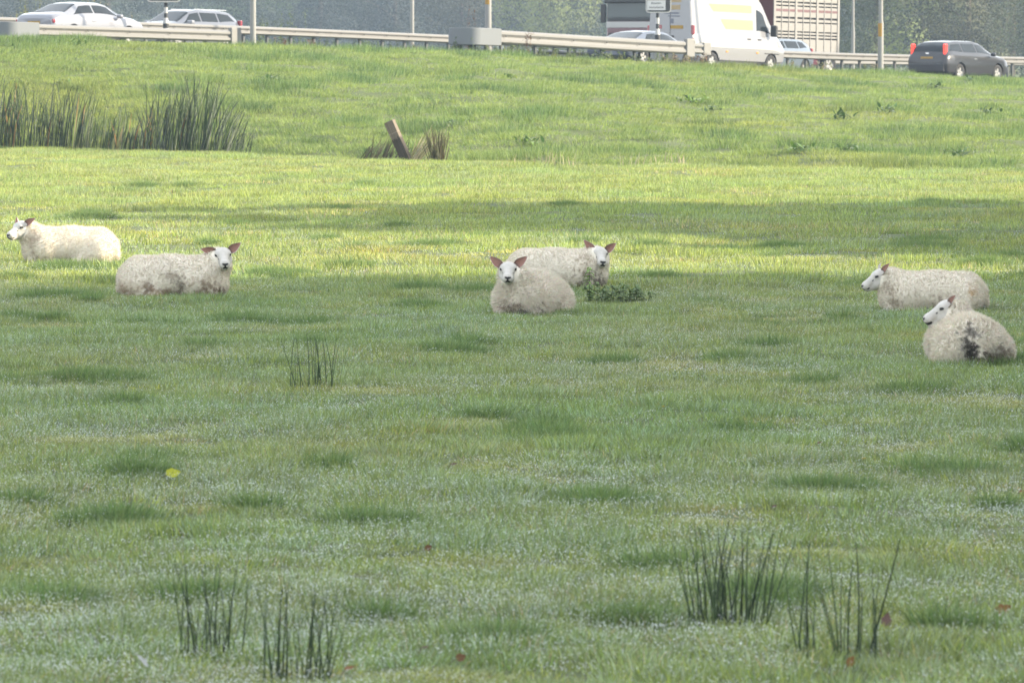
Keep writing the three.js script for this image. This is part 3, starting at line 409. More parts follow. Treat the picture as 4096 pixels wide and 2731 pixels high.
// ------------------------------------------------------------------ vehicles: lofted bodies, heading +x
const tyreMat = std(0.018, 0.018, 0.019, 0.85), glassMat = std(0.012, 0.016, 0.02, 0.04, { ior: 1.5, specularIntensity: 0.5 }), darkTrim = std(0.025, 0.025, 0.028, 0.55), chrome = std(0.7, 0.7, 0.7, 0.2, { metalness: 0.9 }), rimMat = std(0.3, 0.3, 0.3, 0.4, { metalness: 0.5 }), plateYellow = std(0.3, 0.18, 0.015, 0.5), redLamp = std(0.22, 0.008, 0.014, 0.15, { clearcoat: 1 }), whiteLamp = std(0.75, 0.75, 0.75, 0.1, { clearcoat: 1 }), amber = std(0.7, 0.25, 0.03, 0.3);
const brakeLamp = new THREE.MeshPhysicalMaterial({ color: new THREE.Color().setRGB(0.6, 0.02, 0.02), emissive: new THREE.Color().setRGB(1, 0.08, 0.04), emissiveIntensity: 0.3, roughness: 0.2 });
const paintMat = (r, g, b) => std(r, g, b, 0.32, { metalness: 0.25, clearcoat: 1, clearcoatRoughness: 0.04 });
function loft(rows) {                                             // rows: x, yTop, half width of top, belt, half width, yBottom
  const dense = [], x0 = rows[0][0], x1 = rows[rows.length - 1][0], n = 72;
  for (let i = 0; i <= n; i++) { const x = lerp(x0, x1, 0.5 - 0.5 * Math.cos(Math.PI * (0.12 + 0.76 * i / n)) / Math.cos(Math.PI * 0.12)); let k = 0; while (k < rows.length - 2 && x > rows[k + 1][0]) k++; const t = clamp((x - rows[k][0]) / (rows[k + 1][0] - rows[k][0]), 0, 1); dense.push(rows[k].map((v, j) => lerp(v, rows[k + 1][j], t))); }
  for (let pass = 0; pass < 2; pass++) { const c = dense.map(r => [...r]); for (let i = 1; i < n; i++) for (let j = 1; j < 6; j++) dense[i][j] = (c[i - 1][j] + 2 * c[i][j] + c[i + 1][j]) / 4; }
  const sec = x => { let k = 0; while (k < n - 1 && x > dense[k + 1][0]) k++; const t = clamp((x - dense[k][0]) / (dense[k + 1][0] - dense[k][0]), 0, 1); return dense[k].map((v, j) => lerp(v, dense[k + 1][j], t)); };
  const keys = ([x, top, wt, belt, W, bot]) => { const e = Math.min(0.06, (top - belt) * 0.25); return [[bot, 0], [bot, 0.86 * W], [bot + 0.08, 0.965 * W], [lerp(bot, belt, 0.45), W], [lerp(bot, belt, 0.8), 0.99 * W], [belt - 0.015, 0.965 * W], [belt + 0.012, 0.945 * W], [top - e, wt], [top - e * 0.35, wt * 0.93], [top, wt * 0.78], [top + 0.015, 0]]; };
  const ring = r => { const k = keys(r), a = k.map(([y, z]) => V(r[0], y, z)), b = k.slice(1, -1).reverse().map(([y, z]) => V(r[0], y, -z)); return [...a, ...b]; };
  const p = [], idx = [], m = 20; dense.forEach(r => ring(r).forEach(v => p.push(v.x, v.y, v.z)));
  for (let i = 0; i < n; i++) for (let j = 0; j < m; j++) { const a = i * m + j, b = i * m + (j + 1) % m, c = a + m, d = b + m; idx.push(a, b, c, b, d, c); }
  for (const [row, rev] of [[0, 0], [n, 1]]) { const c = p.length / 3, R = dense[row]; p.push(R[0], (R[1] + R[5]) / 2, 0); for (let j = 0; j < m; j++) { const a = row * m + j, b = row * m + (j + 1) % m; rev ? idx.push(c, a, b) : idx.push(c, b, a); } }
  let g = new THREE.BufferGeometry(); g.setAttribute('position', new THREE.Float32BufferAttribute(p, 3)); g.setIndex(idx);
  const pt = (x, v, side) => { const k = keys(sec(x)), i = clamp(Math.floor(v), 0, 9), t = v - i; return V(x, lerp(k[i][0], k[i + 1][0], t), side * lerp(k[i][1], k[i + 1][1], t)); };
  return { g, pt, sec };
}
function patchGeo(L, quad, side, off, nu = 8, nv = 5) {           // quad of (x, v): bottom rear, bottom front, top front, top rear
  const f = (a, b) => { const x = lerp(lerp(quad[0][0], quad[1][0], a), lerp(quad[3][0], quad[2][0], a), b), v = lerp(lerp(quad[0][1], quad[1][1], a), lerp(quad[3][1], quad[2][1], a), b), p = L.pt(x, v, side), q1 = L.pt(x + 0.02, v, side).sub(p), q2 = L.pt(x, Math.min(9.99, v + 0.05), side).sub(p), nrm = V(0, 0, 0).crossVectors(q1, q2).normalize(); if (nrm.z * side < 0 || (Math.abs(nrm.z) < 0.05 && nrm.y < 0)) nrm.negate(); return p.addScaledVector(nrm, off); };
  const g = surface(nu, nv, side > 0 ? f : (a, b) => f(1 - a, b)); g.deleteAttribute('uv'); return g;
}
function topGeo(L, x0, x1, v, off) {                              // windscreens: over the top from side to side
  const f = (a, b) => { const x = lerp(x0, x1, a), s = b * 2 - 1, vv = lerp(10, v, Math.abs(s)), p = L.pt(x, Math.min(vv, 9.999), Math.sign(s) || 1), q1 = L.pt(x + 0.02, 9.99, 1).sub(L.pt(x, 9.99, 1)); const nrm = V(-q1.y, q1.x, 0).normalize(); if (nrm.y < 0) nrm.negate(); return p.addScaledVector(nrm, off); };
  const g = surface(8, 10, f); g.deleteAttribute('uv'); return g;
}
const csg = new Evaluator(); csg.attributes = ['position', 'normal']; csg.useGroups = false;
function wheelInto(g, x, y, z, r, hub) {
  const w = new THREE.Group(); w.name = 'wheel'; w.position.set(x, y, z); g.add(w); const s = Math.sign(z), rim = [];
  put('tyre', new THREE.LatheGeometry([[r * 0.62, -0.1], [r * 0.93, -0.105], [r, -0.07], [r, 0.07], [r * 0.93, 0.105], [r * 0.62, 0.1]].map(q => new THREE.Vector2(...q)), 28).rotateX(Math.PI / 2), tyreMat, w);
  rim.push(new THREE.LatheGeometry([[0.02, 0.05], [r * 0.2, 0.07], [r * 0.25, 0.03], [r * 0.56, 0.02], [r * 0.64, 0.095], [r * 0.66, 0.095]].map(q => new THREE.Vector2(...q)), 28).rotateX(Math.PI / 2));
  for (let i = 0; i < 5; i++) rim.push(rbox(r * 0.5, 0.1 * r * (hub || 3), 0.03, 0.01, r * 0.36, 0, 0.06).rotateZ(i * 1.2566));
  const rg = merge(rim); if (s < 0) rg.rotateY(Math.PI); put('rim', rg, rimMat, w); return w;
}
function vehicle(name, label, category, px, w, turn, rows, o) {
  const t = roadT(px, w), pos = onRoad(t, w, 0.005), g = thing(name, label, category, pos, 0), slope = Math.atan((roadY(t + 2) - roadY(t - 2)) / 4);
  g.rotation.order = 'YZX'; g.rotation.y = Math.PI / 2 - TH + (turn ? Math.PI : 0); g.rotation.z = turn ? -slope : slope; if (!turn) g.scale.setScalar(o.scale || 1.09);
  const L = loft(rows), br = new Brush(toCreasedNormals(L.g, 0.45)); let body = br; br.updateMatrixWorld();
  for (const x of o.wheels) for (const s of [1, -1]) { const cyl = new Brush(new THREE.CylinderGeometry(o.r * 1.16, o.r * 1.16, 0.36, 28).rotateX(Math.PI / 2).translate(x, o.r, s * (rows[4][4] - 0.08))); cyl.updateMatrixWorld(); body = csg.evaluate(body, cyl, SUBTRACTION); }
  const bodyMesh = put('body', body.geometry, o.paint, g);
  for (const x of o.wheels) for (const s of [1, -1]) wheelInto(g, x, o.r, s * (rows[4][4] - 0.13), o.r, o.hub);
  for (const q of o.glass || []) for (const s of [1, -1]) put('side_window', patchGeo(L, q, s, 0.006), glassMat, g);
  if (o.shield) put('windscreen', topGeo(L, o.shield[0], o.shield[1], o.shield[2], 0.008), glassMat, g);
  if (o.rearGlass) put('rear_window', topGeo(L, o.rearGlass[0], o.rearGlass[1], o.rearGlass[2], 0.008), glassMat, g);
  for (const q of o.trim || []) for (const s of [1, -1]) put('side_trim', patchGeo(L, q, s, 0.012, 20, 2), o.trimMat || darkTrim, g);
  for (const [n, m, sx, sy, sz, x, y, z, r] of o.bits || []) put(n, rbox(sx, sy, sz, r ?? Math.min(sx, sy, sz) * 0.3, x, y, z), m, g);
  return { g, L, bodyMesh };
}
const pair = (n, m, sx, sy, sz, x, y, z, r) => [[n, m, sx, sy, sz, x, y, z, r], [n, m, sx, sy, sz, x, y, -z, r]];
{
  const silver = paintMat(0.18, 0.185, 0.21), grey = paintMat(0.085, 0.092, 0.115), black = std(0.008, 0.008, 0.012, 0.35, { clearcoat: 0.8, clearcoatRoughness: 0.03, specularIntensity: 0.6 }), white = paintMat(0.22, 0.222, 0.235), blue = paintMat(0.1, 0.13, 0.17), slate = paintMat(0.06, 0.075, 0.11);
  const saloon = (H, rows = 0) => [[-2.35, 0.86, 0.62, 0.8, 0.74, 0.42], [-2.3, 0.98, 0.7, 0.86, 0.83, 0.33], [-2.05, 1.05, 0.73, 0.93, 0.88, 0.26], [-1.65, 1.09, 0.7, 0.95, 0.9, 0.23], [-0.95, H - 0.05, 0.56, 0.95, 0.9, 0.22], [-0.5, H, 0.57, 0.95, 0.9, 0.22], [0.2, H, 0.57, 0.94, 0.9, 0.22], [0.6, H - 0.06, 0.57, 0.93, 0.9, 0.22], [1.3, 1.03, 0.68, 0.92, 0.9, 0.22], [1.95, 0.94, 0.68, 0.85, 0.88, 0.24], [2.25, 0.8, 0.64, 0.72, 0.82, 0.28], [2.35, 0.66, 0.58, 0.6, 0.74, 0.36]];
  vehicle('saloon_car', 'silver saloon car seen from behind at the left, red tail lamps', 'car', 81, 6.2, 0, saloon(1.44), { scale: 0.98, paint: silver, r: 0.33, wheels: [-1.38, 1.42], shield: [0.62, 1.26, 7.2], rearGlass: [-1.62, -0.95, 7.6], glass: [[[-0.2, 6.3], [1.05, 6.3], [0.55, 6.92], [-0.2, 6.9]], [[-1.3, 6.25], [-0.28, 6.3], [-0.28, 6.9], [-0.85, 6.88]]],
    bits: [...pair('tail_lamp', redLamp, 0.22, 0.15, 0.34, -2.22, 0.78, 0.66, 0.05), ['number_plate', plateYellow, 0.02, 0.115, 0.52, -2.355, 0.72, 0], ['rear_bumper', silver, 0.12, 0.26, 1.5, -2.31, 0.5, 0, 0.05], ...pair('wing_mirror', silver, 0.16, 0.13, 0.2, 0.85, 1.0, 0.98, 0.05), ...pair('door_handle', chrome, 0.2, 0.025, 0.03, -0.35, 0.83, 0.905)] });
  const estate = (H, L = 2.3) => [[-L, 0.8, 0.66, 0.76, 0.74, 0.42], [-L + 0.06, 1.0, 0.72, 0.88, 0.84, 0.32], [-L + 0.22, 1.28, 0.66, 0.95, 0.88, 0.27], [-L + 0.5, H - 0.05, 0.6, 0.97, 0.9, 0.24], [-1.2, H, 0.6, 0.96, 0.9, 0.23], [0, H + 0.01, 0.6, 0.95, 0.9, 0.22], [0.45, H - 0.05, 0.59, 0.94, 0.9, 0.22], [1.25, 1.06, 0.68, 0.93, 0.9, 0.22], [1.85, 0.96, 0.68, 0.87, 0.88, 0.24], [L - 0.12, 0.82, 0.64, 0.74, 0.82, 0.28], [L, 0.68, 0.58, 0.6, 0.74, 0.36]];
  const eg = [[[0.02, 6.25], [1.0, 6.3], [0.5, 6.9], [0.02, 6.9]], [[-0.95, 6.25], [-0.06, 6.25], [-0.06, 6.9], [-0.95, 6.9]], [[-1.9, 6.4], [-1.03, 6.25], [-1.03, 6.9], [-1.65, 6.88]]];
  vehicle('estate_car', 'grey estate car with roof rails coming towards the left', 'car', 184, 14.2, 1, estate(1.5), { paint: grey, r: 0.33, wheels: [-1.35, 1.35], shield: [0.5, 1.22, 7.1], rearGlass: [-2.1, -1.85, 7.6], glass: eg, bits: [...pair('roof_rail', chrome, 1.8, 0.03, 0.04, -0.8, 1.515, 0.53, 0.012), ...pair('tail_lamp', redLamp, 0.12, 0.36, 0.18, -2.2, 1.0, 0.76, 0.04), ...pair('head_lamp', whiteLamp, 0.3, 0.14, 0.3, 2.1, 0.72, 0.62, 0.05), ...pair('wing_mirror', silver, 0.18, 0.15, 0.24, 0.82, 1.04, 0.99, 0.05), ...pair('door_handle', chrome, 0.2, 0.03, 0.03, -0.25, 0.85, 0.905), ...pair('door_handle', chrome, 0.2, 0.03, 0.03, -1.1, 0.86, 0.905)] });
  vehicle('estate_car', 'dark grey estate car at the right with its brake lamp lit', 'car', 958, 6.6, 0, estate(1.49, 2.25), { paint: black, r: 0.33, wheels: [-1.3, 1.35], shield: [0.5, 1.22, 7.1], rearGlass: [-2.14, -1.78, 7.4], glass: eg, bits: [...pair('tail_lamp', brakeLamp, 0.2, 0.42, 0.11, -2.07, 1.16, 0.69, 0.045), ['number_plate', plateYellow, 0.02, 0.115, 0.52, -2.235, 0.84, 0], ['badge', chrome, 0.02, 0.06, 0.14, -2.2, 1.02, 0], ['rear_bumper', darkTrim, 0.1, 0.3, 1.5, -2.22, 0.5, 0, 0.04], ...pair('wing_mirror', black, 0.16, 0.13, 0.2, 0.85, 1.02, 0.98, 0.05), ...pair('door_handle', chrome, 0.2, 0.025, 0.03, -0.3, 0.84, 0.905)] });
  const coupe = saloon(1.2).map(r => [r[0] * 0.93, r[1] > 1.07 && r[0] > -1.2 && r[0] < 1 ? r[1] : r[1] * 0.84, r[2], r[3] * 0.83, r[4], r[5] * 0.9]);
  vehicle('coupe_car', 'low blue grey coupe mostly hidden by the middle crash barrier', 'car', 644, 3.7, 0, coupe, { scale: 1.1, paint: slate, r: 0.32, wheels: [-1.3, 1.3], shield: [0.58, 1.15, 7.2], rearGlass: [-1.5, -0.9, 7.6], glass: [[[-1.1, 6.3], [0.95, 6.3], [0.5, 6.9], [-0.75, 6.9]]], bits: [...pair('tail_lamp', redLamp, 0.16, 0.1, 0.3, -2.08, 0.7, 0.64, 0.03), ['number_plate', plateYellow, 0.02, 0.11, 0.5, -2.18, 0.56, 0]] });
  vehicle('hatchback_car', 'pale blue hatchback half hidden between the van and the trailer', 'car', 769, 13.4, 1, estate(1.46, 2.05), { paint: blue, r: 0.31, wheels: [-1.3, 1.25], shield: [0.5, 1.2, 7.1], rearGlass: [-1.92, -1.6, 7.4], glass: [eg[0], eg[1], [[-1.6, 6.4], [-1.03, 6.25], [-1.03, 6.9], [-1.4, 6.88]]], bits: [...pair('tail_lamp', redLamp, 0.12, 0.3, 0.16, -1.92, 0.95, 0.74, 0.04), ...pair('head_lamp', whiteLamp, 0.28, 0.14, 0.3, 1.85, 0.72, 0.62, 0.05)] });
  const vanRows = [[-2.95, 2.44, 0.8, 1.28, 0.94, 0.5], [-2.9, 2.58, 0.84, 1.3, 0.985, 0.42], [-2.3, 2.64, 0.85, 1.3, 1.0, 0.38], [-0.5, 2.66, 0.85, 1.3, 1.0, 0.36], [1.0, 2.66, 0.85, 1.3, 1.0, 0.36], [1.35, 2.6, 0.84, 1.3, 1.0, 0.36], [2.15, 1.62, 0.84, 1.27, 0.99, 0.36], [2.45, 1.4, 0.82, 1.16, 0.97, 0.37], [2.85, 1.12, 0.78, 0.98, 0.9, 0.4], [2.95, 0.82, 0.7, 0.74, 0.82, 0.46]];
  const gold = std(0.3, 0.225, 0.115, 0.5), ink = std(0.12, 0.13, 0.16, 0.5), greyTrim = std(0.3, 0.3, 0.29, 0.6);
  const van = vehicle('delivery_van', 'white high-roof delivery van seen from behind, gold lettering bars', 'van', 717, 7.3, 0, vanRows, { paint: white, r: 0.35, hub: 4, wheels: [-1.75, 1.92], shield: [1.42, 2.12, 7.15], glass: [[[1.02, 6.15], [1.95, 6.2], [1.5, 6.7], [1.05, 6.72]]], trim: [[[-2.85, 3.25], [2.6, 3.25], [2.6, 3.75], [-2.85, 3.75]]], trimMat: greyTrim,
    bits: [...pair('tail_lamp', redLamp, 0.1, 0.34, 0.16, -2.9, 1.42, 0.9, 0.04), ...pair('tail_lamp', redLamp, 0.1, 0.24, 0.16, -2.9, 1.04, 0.9, 0.04), ['number_plate', plateYellow, 0.02, 0.12, 0.52, -2.955, 1.52, 0.28], ['red_sticker', redLamp, 0.012, 0.13, 0.16, -2.952, 1.53, -0.42], ['door_handle', darkTrim, 0.05, 0.07, 0.3, -2.96, 1.2, 0.02, 0.02], ['lettering_bar', gold, 0.012, 0.16, 0.62, -2.952, 2.2, 0.1], ['lettering_bar', gold, 0.012, 0.1, 0.8, -2.945, 2.42, 0.05], ['lettering_line', ink, 0.012, 0.05, 0.62, -2.952, 2.0, 0.05], ['lettering_line', ink, 0.012, 0.04, 0.5, -2.952, 1.9, 0.15], ['emblem', ink, 0.016, 0.16, 0.16, -2.953, 1.73, 0.06, 0.006], ['rear_bumper', darkTrim, 0.12, 0.16, 1.7, -2.95, 0.52, 0, 0.04], ['door_seam', darkTrim, 0.008, 1.7, 0.02, -2.953, 1.55, 0.0, 0.002],
      ...pair('wing_mirror', darkTrim, 0.14, 0.4, 0.26, 1.85, 1.52, 1.12, 0.05), ...pair('side_marker', amber, 0.12, 0.05, 0.02, -0.9, 0.74, 1.005), ...pair('side_marker', amber, 0.12, 0.05, 0.02, 1.0, 0.74, 1.005), ...pair('wheel_arch', darkTrim, 0.9, 0.03, 0.04, 1.92, 0.73, 0.99, 0.01), ...pair('door_handle', darkTrim, 0.2, 0.05, 0.03, 0.5, 1.2, 0.985), ...pair('door_handle', darkTrim, 0.2, 0.05, 0.03, 1.15, 1.2, 0.985)] });
  for (const s of [1, -1]) { put('lettering_bar', patchGeo(van.L, [[-1.6, 6.62], [0.75, 6.62], [0.75, 6.82], [-1.9, 6.82]], s, 0.006), gold, van.g); put('lettering_bar', patchGeo(van.L, [[-0.9, 6.16], [0.8, 6.16], [0.8, 6.42], [-1.2, 6.42]], s, 0.006), gold, van.g); }
  // livestock lorry: cab in front (+x), body behind it, trailer last
  const t = roadT(724, 16.4), g = thing('livestock_lorry', 'maroon livestock lorry with a white slatted trailer, behind the van', 'lorry', onRoad(t, 16.4, 0.005)), slope = Math.atan((roadY(t + 5) - roadY(t - 5)) / 10);
  g.rotation.order = 'YZX'; g.rotation.y = -Math.PI / 2 - TH; g.rotation.y = Math.PI / 2 - TH + Math.PI; g.rotation.z = -slope;
  const maroon = paintMat(0.08, 0.014, 0.026), cream = std(0.19, 0.186, 0.18, 0.6), stripe = std(0.1, 0.045, 0.052, 0.6), slotShade = std(0.03, 0.03, 0.035, 0.9);
  const cab = put('cab', rbox(2.2, 2.7, 2.48, 0.12, 5.6, 1.9, 0), maroon, g); const cf = 6.7;
  put('windscreen', rbox(0.05, 0.62, 2.3, 0.02, cf, 2.46, 0), std(0.05, 0.065, 0.068, 0.06, { ior: 1.52 }), cab); put('sun_visor', rbox(0.3, 0.2, 2.4, 0.05, cf + 0.08, 2.86, 0), darkTrim, cab); put('white_band', rbox(0.04, 0.24, 2.4, 0.015, cf + 0.01, 1.9, 0), whitePaint, cab); put('dark_grille', rbox(0.04, 0.34, 2.2, 0.015, cf + 0.01, 1.4, 0), darkTrim, cab); put('wiper_panel', rbox(0.04, 0.12, 2.3, 0.015, cf + 0.015, 2.1, 0), darkTrim, cab); put('bumper', rbox(0.14, 0.5, 2.45, 0.05, cf, 0.72, 0), maroon, cab);
  for (const s of [1, -1]) { put('wing_mirror', rbox(0.12, 0.75, 0.22, 0.04, cf - 0.02, 2.35, s * 1.38), darkTrim, cab); put('wiper', box(0.02, 0.02, 0.8, cf + 0.035, 2.2, s * 0.5), darkTrim, cab); put('head_lamp', rbox(0.08, 0.2, 0.4, 0.03, cf + 0.04, 0.95, s * 0.9), whiteLamp, cab); put('side_window', rbox(0.8, 0.7, 0.03, 0.012, 5.9, 2.45, s * 1.235), glassMat, cab); }
  const slatted = (name, x0, x1, groups) => {
    const len = x1 - x0, b = put(name, rbox(len - 0.12, 2.95, 2.3, 0.03, (x0 + x1) / 2, 2.45, 0), slotShade, g);  // solid dark box, its colour stands for the shade behind the slots
    put('front_wall', rbox(0.06, 3.05, 2.46, 0.015, x1 - 0.01, 2.45, 0), maroon, b); put('back_wall', rbox(0.06, 3.05, 2.46, 0.015, x0 + 0.01, 2.45, 0), cream, b); put('roof', rbox(len, 0.08, 2.5, 0.03, (x0 + x1) / 2, 3.96, 0), cream, b);
    const slots = [[1.53, 1.59], [1.67, 1.72], [1.8, 1.85], [2.19, 2.24], [2.35, 2.43], [2.86, 2.91], [3.0, 3.06], [3.5, 3.56]];
    for (const s of [1, -1]) {
      let y = 0.98; for (const [a, e] of [...slots, [3.92, 4]]) { if (a - y > 0.01) put('board', rbox(len - 0.1, a - y, 0.05, 0.012, (x0 + x1) / 2, (a + y) / 2, s * 1.2), y > 2.4 && y < 2.5 ? cream : cream, b); y = e; }
      put('stripe_board', rbox(len - 0.12, 0.1, 0.012, 0.004, (x0 + x1) / 2, 2.7, s * 1.23), stripe, b);
      for (let i = 0; i <= groups * 3; i++) put('rib', rbox(i % 3 ? 0.05 : 0.16, 2.95, i % 3 ? 0.05 : 0.06, 0.012, lerp(x0 + 0.06, x1 - 0.06, i / (groups * 3)), 2.45, s * 1.225), cream, b);
      put('side_skirt', rbox(len - 1.6, 0.5, 0.05, 0.015, x1 - (len - 1.6) / 2 - 0.05, 0.74, s * 1.17), maroon, b);
    }
    return b;
  };
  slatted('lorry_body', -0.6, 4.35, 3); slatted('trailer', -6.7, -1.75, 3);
  put('chassis', rbox(12.6, 0.3, 1, 0.04, -0.2, 0.78, 0), darkTrim, g); put('drawbar', rbox(1.4, 0.12, 0.4, 0.03, -1.2, 0.6, 0), darkTrim, g);
  for (const x of [5.3, 0.5, -2.6, -6.1]) for (const s of [1, -1]) wheelInto(g, x, 0.5, s * 1.08, 0.5, 2);
}

// ------------------------------------------------------------------ plants with a shape of their own
const plantMat = new THREE.MeshPhysicalMaterial({ roughness: 1, transmission: 0.3, thickness: 0, side: THREE.DoubleSide, color: 0xffffff });
const leafPaint = (r, g, b) => { const m = plantMat.clone(); m.color.setRGB(r, g, b); return m; };
function strap(L, w, lean, curl, seg = 7) {                        // a long narrow leaf rising from the origin, bending to +x
  const g = surface(seg, 2, (a, b) => { const v = b * 2 - 1, wid = w * Math.min(1, 4 * (1 - a)) * (0.7 + 0.3 * a) * (a > 0.97 ? 0.1 : 1) / 2; return V(lean * L * a + curl * L * a * a * a, L * a * (1 - 0.3 * lean * lean * a) - Math.max(0, curl) * L * 0.35 * a * a * a, v * wid + 0).add(V(-Math.abs(v) * w * 0.15, 0, 0)); });
  g.deleteAttribute('uv'); return g;
}
{
  const tones = [[0.036, 0.066, 0.014], [0.02, 0.04, 0.012], [0.07, 0.115, 0.022], [0.13, 0.18, 0.04], [0.014, 0.03, 0.012], [0.2, 0.22, 0.1], [0.22, 0.11, 0.025]].map(c => leafPaint(...c)), geos = []; for (let i = 0; i < 9; i++) geos.push(strap(1, rr(0.03, 0.046), rr(0.02, 0.16), rr(-0.02, 0.14)));
  const bed = (label, x0, x1, n, hAt, leanTo, dark) => {
    const c = V((x0 + x1) / 2 - 512, 0, 0).multiplyScalar(145 / F); c.z = -(fieldEnd(((x0 + x1) / 2 - 512) / F) + 0.3); c.y = -0.45;
    const g = thing('reed_clump', label, 'reeds', c, 0, 'reeds along the ditch');
    for (let i = 0; i < n; i++) { const px = lerp(x0, x1, rnd()), k = (px - 512) / F, d = fieldEnd(k) + rr(0.15, 2.2), m = shadows(new THREE.Mesh(geos[Math.floor(rnd() * geos.length)], tones[rnd() < dark ? [0, 1, 4][i % 3] : Math.floor(rnd() * 7 * (rnd() < 0.5 ? 0.75 : 1))])); m.name = 'leaf';
      const u = (px - x0) / (x1 - x0), h = hAt(u) * rr(0.55, 1.08), base = bankPoint(k, clamp((d - fieldEnd(k) - 0.35) / (crestD(k) - fieldEnd(k)), 0, 1)).y - 0.03; m.position.set(k * d - c.x, base - c.y, -d - c.z); m.scale.set(h, h, rr(0.8, 1.5)); m.rotation.order = 'ZYX'; m.rotation.set(0, rnd() < 0.75 ? rr(-0.9, 0.9) : rr(2.3, 4), -leanTo(u) * rr(0.5, 1.4)); g.add(m); }
  };
  bed('wide bed of upright reeds along the ditch at the left edge', -14, 88, 290, u => 1.85 - 0.3 * Math.max(0, u - 0.75), () => 0.03, 0.5);
  bed('lower thinner reeds between the two tall reed clumps', 84, 150, 170, u => 1.35, () => 0.06, 0.3);
  bed('tall dark reed clump with leaves leaning right', 146, 236, 300, u => u < 0.55 ? lerp(1.85, 2.3, u / 0.55) : lerp(2.3, 1.1, (u - 0.55) / 0.45), u => 0.02 + 0.33 * u * u, 0.72);
  bed('few short reed leaves right of the tall reed clump', 236, 256, 14, () => 0.85, () => 0.15, 0.6);

  // rushes: thin dark round stems
  const rushMats = [[0.02, 0.042, 0.016], [0.03, 0.06, 0.02], [0.014, 0.03, 0.014], [0.05, 0.085, 0.028]].map(c => std(...c, 0.6)), rg = [];
  for (let i = 0; i < 10; i++) { const l = rr(-0.12, 0.22), c = rr(-0.1, 0.14), curve = new THREE.QuadraticBezierCurve3(V(0, 0, 0), V(l * 0.4, 0.5, rr(-0.05, 0.05)), V(l + c, 1, rr(-0.1, 0.1))), g = new THREE.TubeGeometry(curve, 5, 1, 5, false), p = g.attributes.position, q = V(0, 0, 0), m = V(0, 0, 0); for (let k = 0; k < p.count; k++) { const t = Math.floor(k / 6) / 5; curve.getPoint(t, m); q.fromBufferAttribute(p, k).sub(m).multiplyScalar(lerp(0.011, 0.0035, t)).add(m); p.setXYZ(k, q.x, q.y, q.z); } g.computeVertexNormals(); g.deleteAttribute('uv'); rg.push(g); }
  const rush = (label, px, py, wPx, n, hPx, spread, mats = 4) => {
    const c = onField(px, py), s = F / -c.z, g = thing('rush_clump', label, 'rushes', c, 0, 'rush clumps in the meadow');
    for (let i = 0; i < n; i++) { const m = shadows(new THREE.Mesh(rg[Math.floor(rnd() * 10)], rushMats[Math.floor(rnd() * mats)])); m.name = 'stem'; const u = rr(-1, 1), x = u * wPx / s / 2, z = rr(-0.5, 0.5) * Math.min(0.5, wPx / s * 0.6), h = hPx / s * rr(0.45, 1.05); m.position.set(x, fieldY(c.x + x, c.z + z) - c.y - 0.01, z); m.scale.set(h, h, h); const thick = 0.5 / Math.max(h, 0.2); m.rotation.order = 'ZYX'; m.rotation.set(rr(-0.12, 0.12), rr(0, 6.28), -u * spread + rr(-0.08, 0.08)); g.add(m); }
  };
  rush('thick dark rush clump in the right foreground', 728, 626, 78, 62, 102, 0.16);
  rush('sparse tall rushes right of the thick foreground clump', 838, 660, 92, 24, 122, 0.06);
  rush('lone rush stem near the curled pink leaf', 897, 668, 3, 2, 88, 0.02);
  rush('rush clump in the left foreground, nearest the white feather', 208, 660, 70, 34, 96, 0.12);
  rush('loose rushes at the bottom edge left of the middle', 298, 684, 70, 34, 104, 0.1);
  rush('slender rush clump in the middle distance, left of centre', 315, 387, 50, 30, 56, 0.14);
  rush('faint rushes in the sunlit far meadow at the right', 862, 203, 38, 14, 17, 0.05);
  rush('small rush tuft at the far edge of the meadow, right of centre', 697, 171, 16, 10, 12, 0.3);
  rush('single bent rush lying right of the slender clump', 366, 388, 4, 1, 24, 0.02);

  // nettles by the sheep
  const stemM = leafPaint(0.09, 0.13, 0.04), leafM = [leafPaint(0.13, 0.2, 0.06), leafPaint(0.09, 0.15, 0.045), leafPaint(0.2, 0.32, 0.07)];
  const leafShape = (L, w, droop = 0.3) => { const g = surface(6, 2, (a, b) => V(L * a * (1 - 0.1 * a), -droop * L * a * a, (b * 2 - 1) * w * Math.sin(Math.PI * Math.pow(a, 0.7)) * (1 + 0.12 * ((Math.round(a * 6) % 2) ? 1 : -1)) / 2).add(V(0, Math.abs(b * 2 - 1) * w * 0.15, 0))); g.deleteAttribute('uv'); return g; };
  const nl = [leafShape(0.075, 0.04, 0.35), leafShape(0.06, 0.032, 0.5)];
  const nettle = (label, list) => { const c = onField(...list.at), g = thing('nettle_clump', label, 'nettles', c), s = F / -c.z;
    for (const [px, hPx] of list.stems) { const x = (px - list.at[0]) / s, z = rr(-0.25, 0.15), h = hPx / s, top = V(rr(-0.06, 0.06), h, rr(-0.05, 0.05)), st = put('stem', limb(V(0, -0.02, 0), top, 0.005, 0.003, 0.04, 4).translate(x, 0, z), stemM, g), lv = []; const m = leafM[px === list.at[2] ? 2 : Math.floor(rnd() * 2)];
      for (let y = 0.05; y < h; y += 0.032) for (let k = 0; k < 3; k++) lv.push(nl[k % 2].clone().rotateY(rr(0, 6.28)).translate(x + top.x * y / h, y, z + top.z * y / h)); lv.push(nl[1].clone().rotateY(2).translate(x + top.x, h, z + top.z), nl[1].clone().rotateY(5).translate(x + top.x, h, z + top.z)); put('leaves', merge(lv), m, st); } };
  nettle('nettle clump with one tall bright stem beside the back sheep', { at: [618, 304, 589], stems: [[589, 37], [594, 17], [600, 16], [605, 18], [609, 20], [613, 17], [617, 22], [621, 17], [625, 20], [628, 15], [632, 18], [636, 20], [640, 18], [644, 14], [648, 12], [607, 13], [623, 13], [634, 14], [590, 18], [598, 22]] });

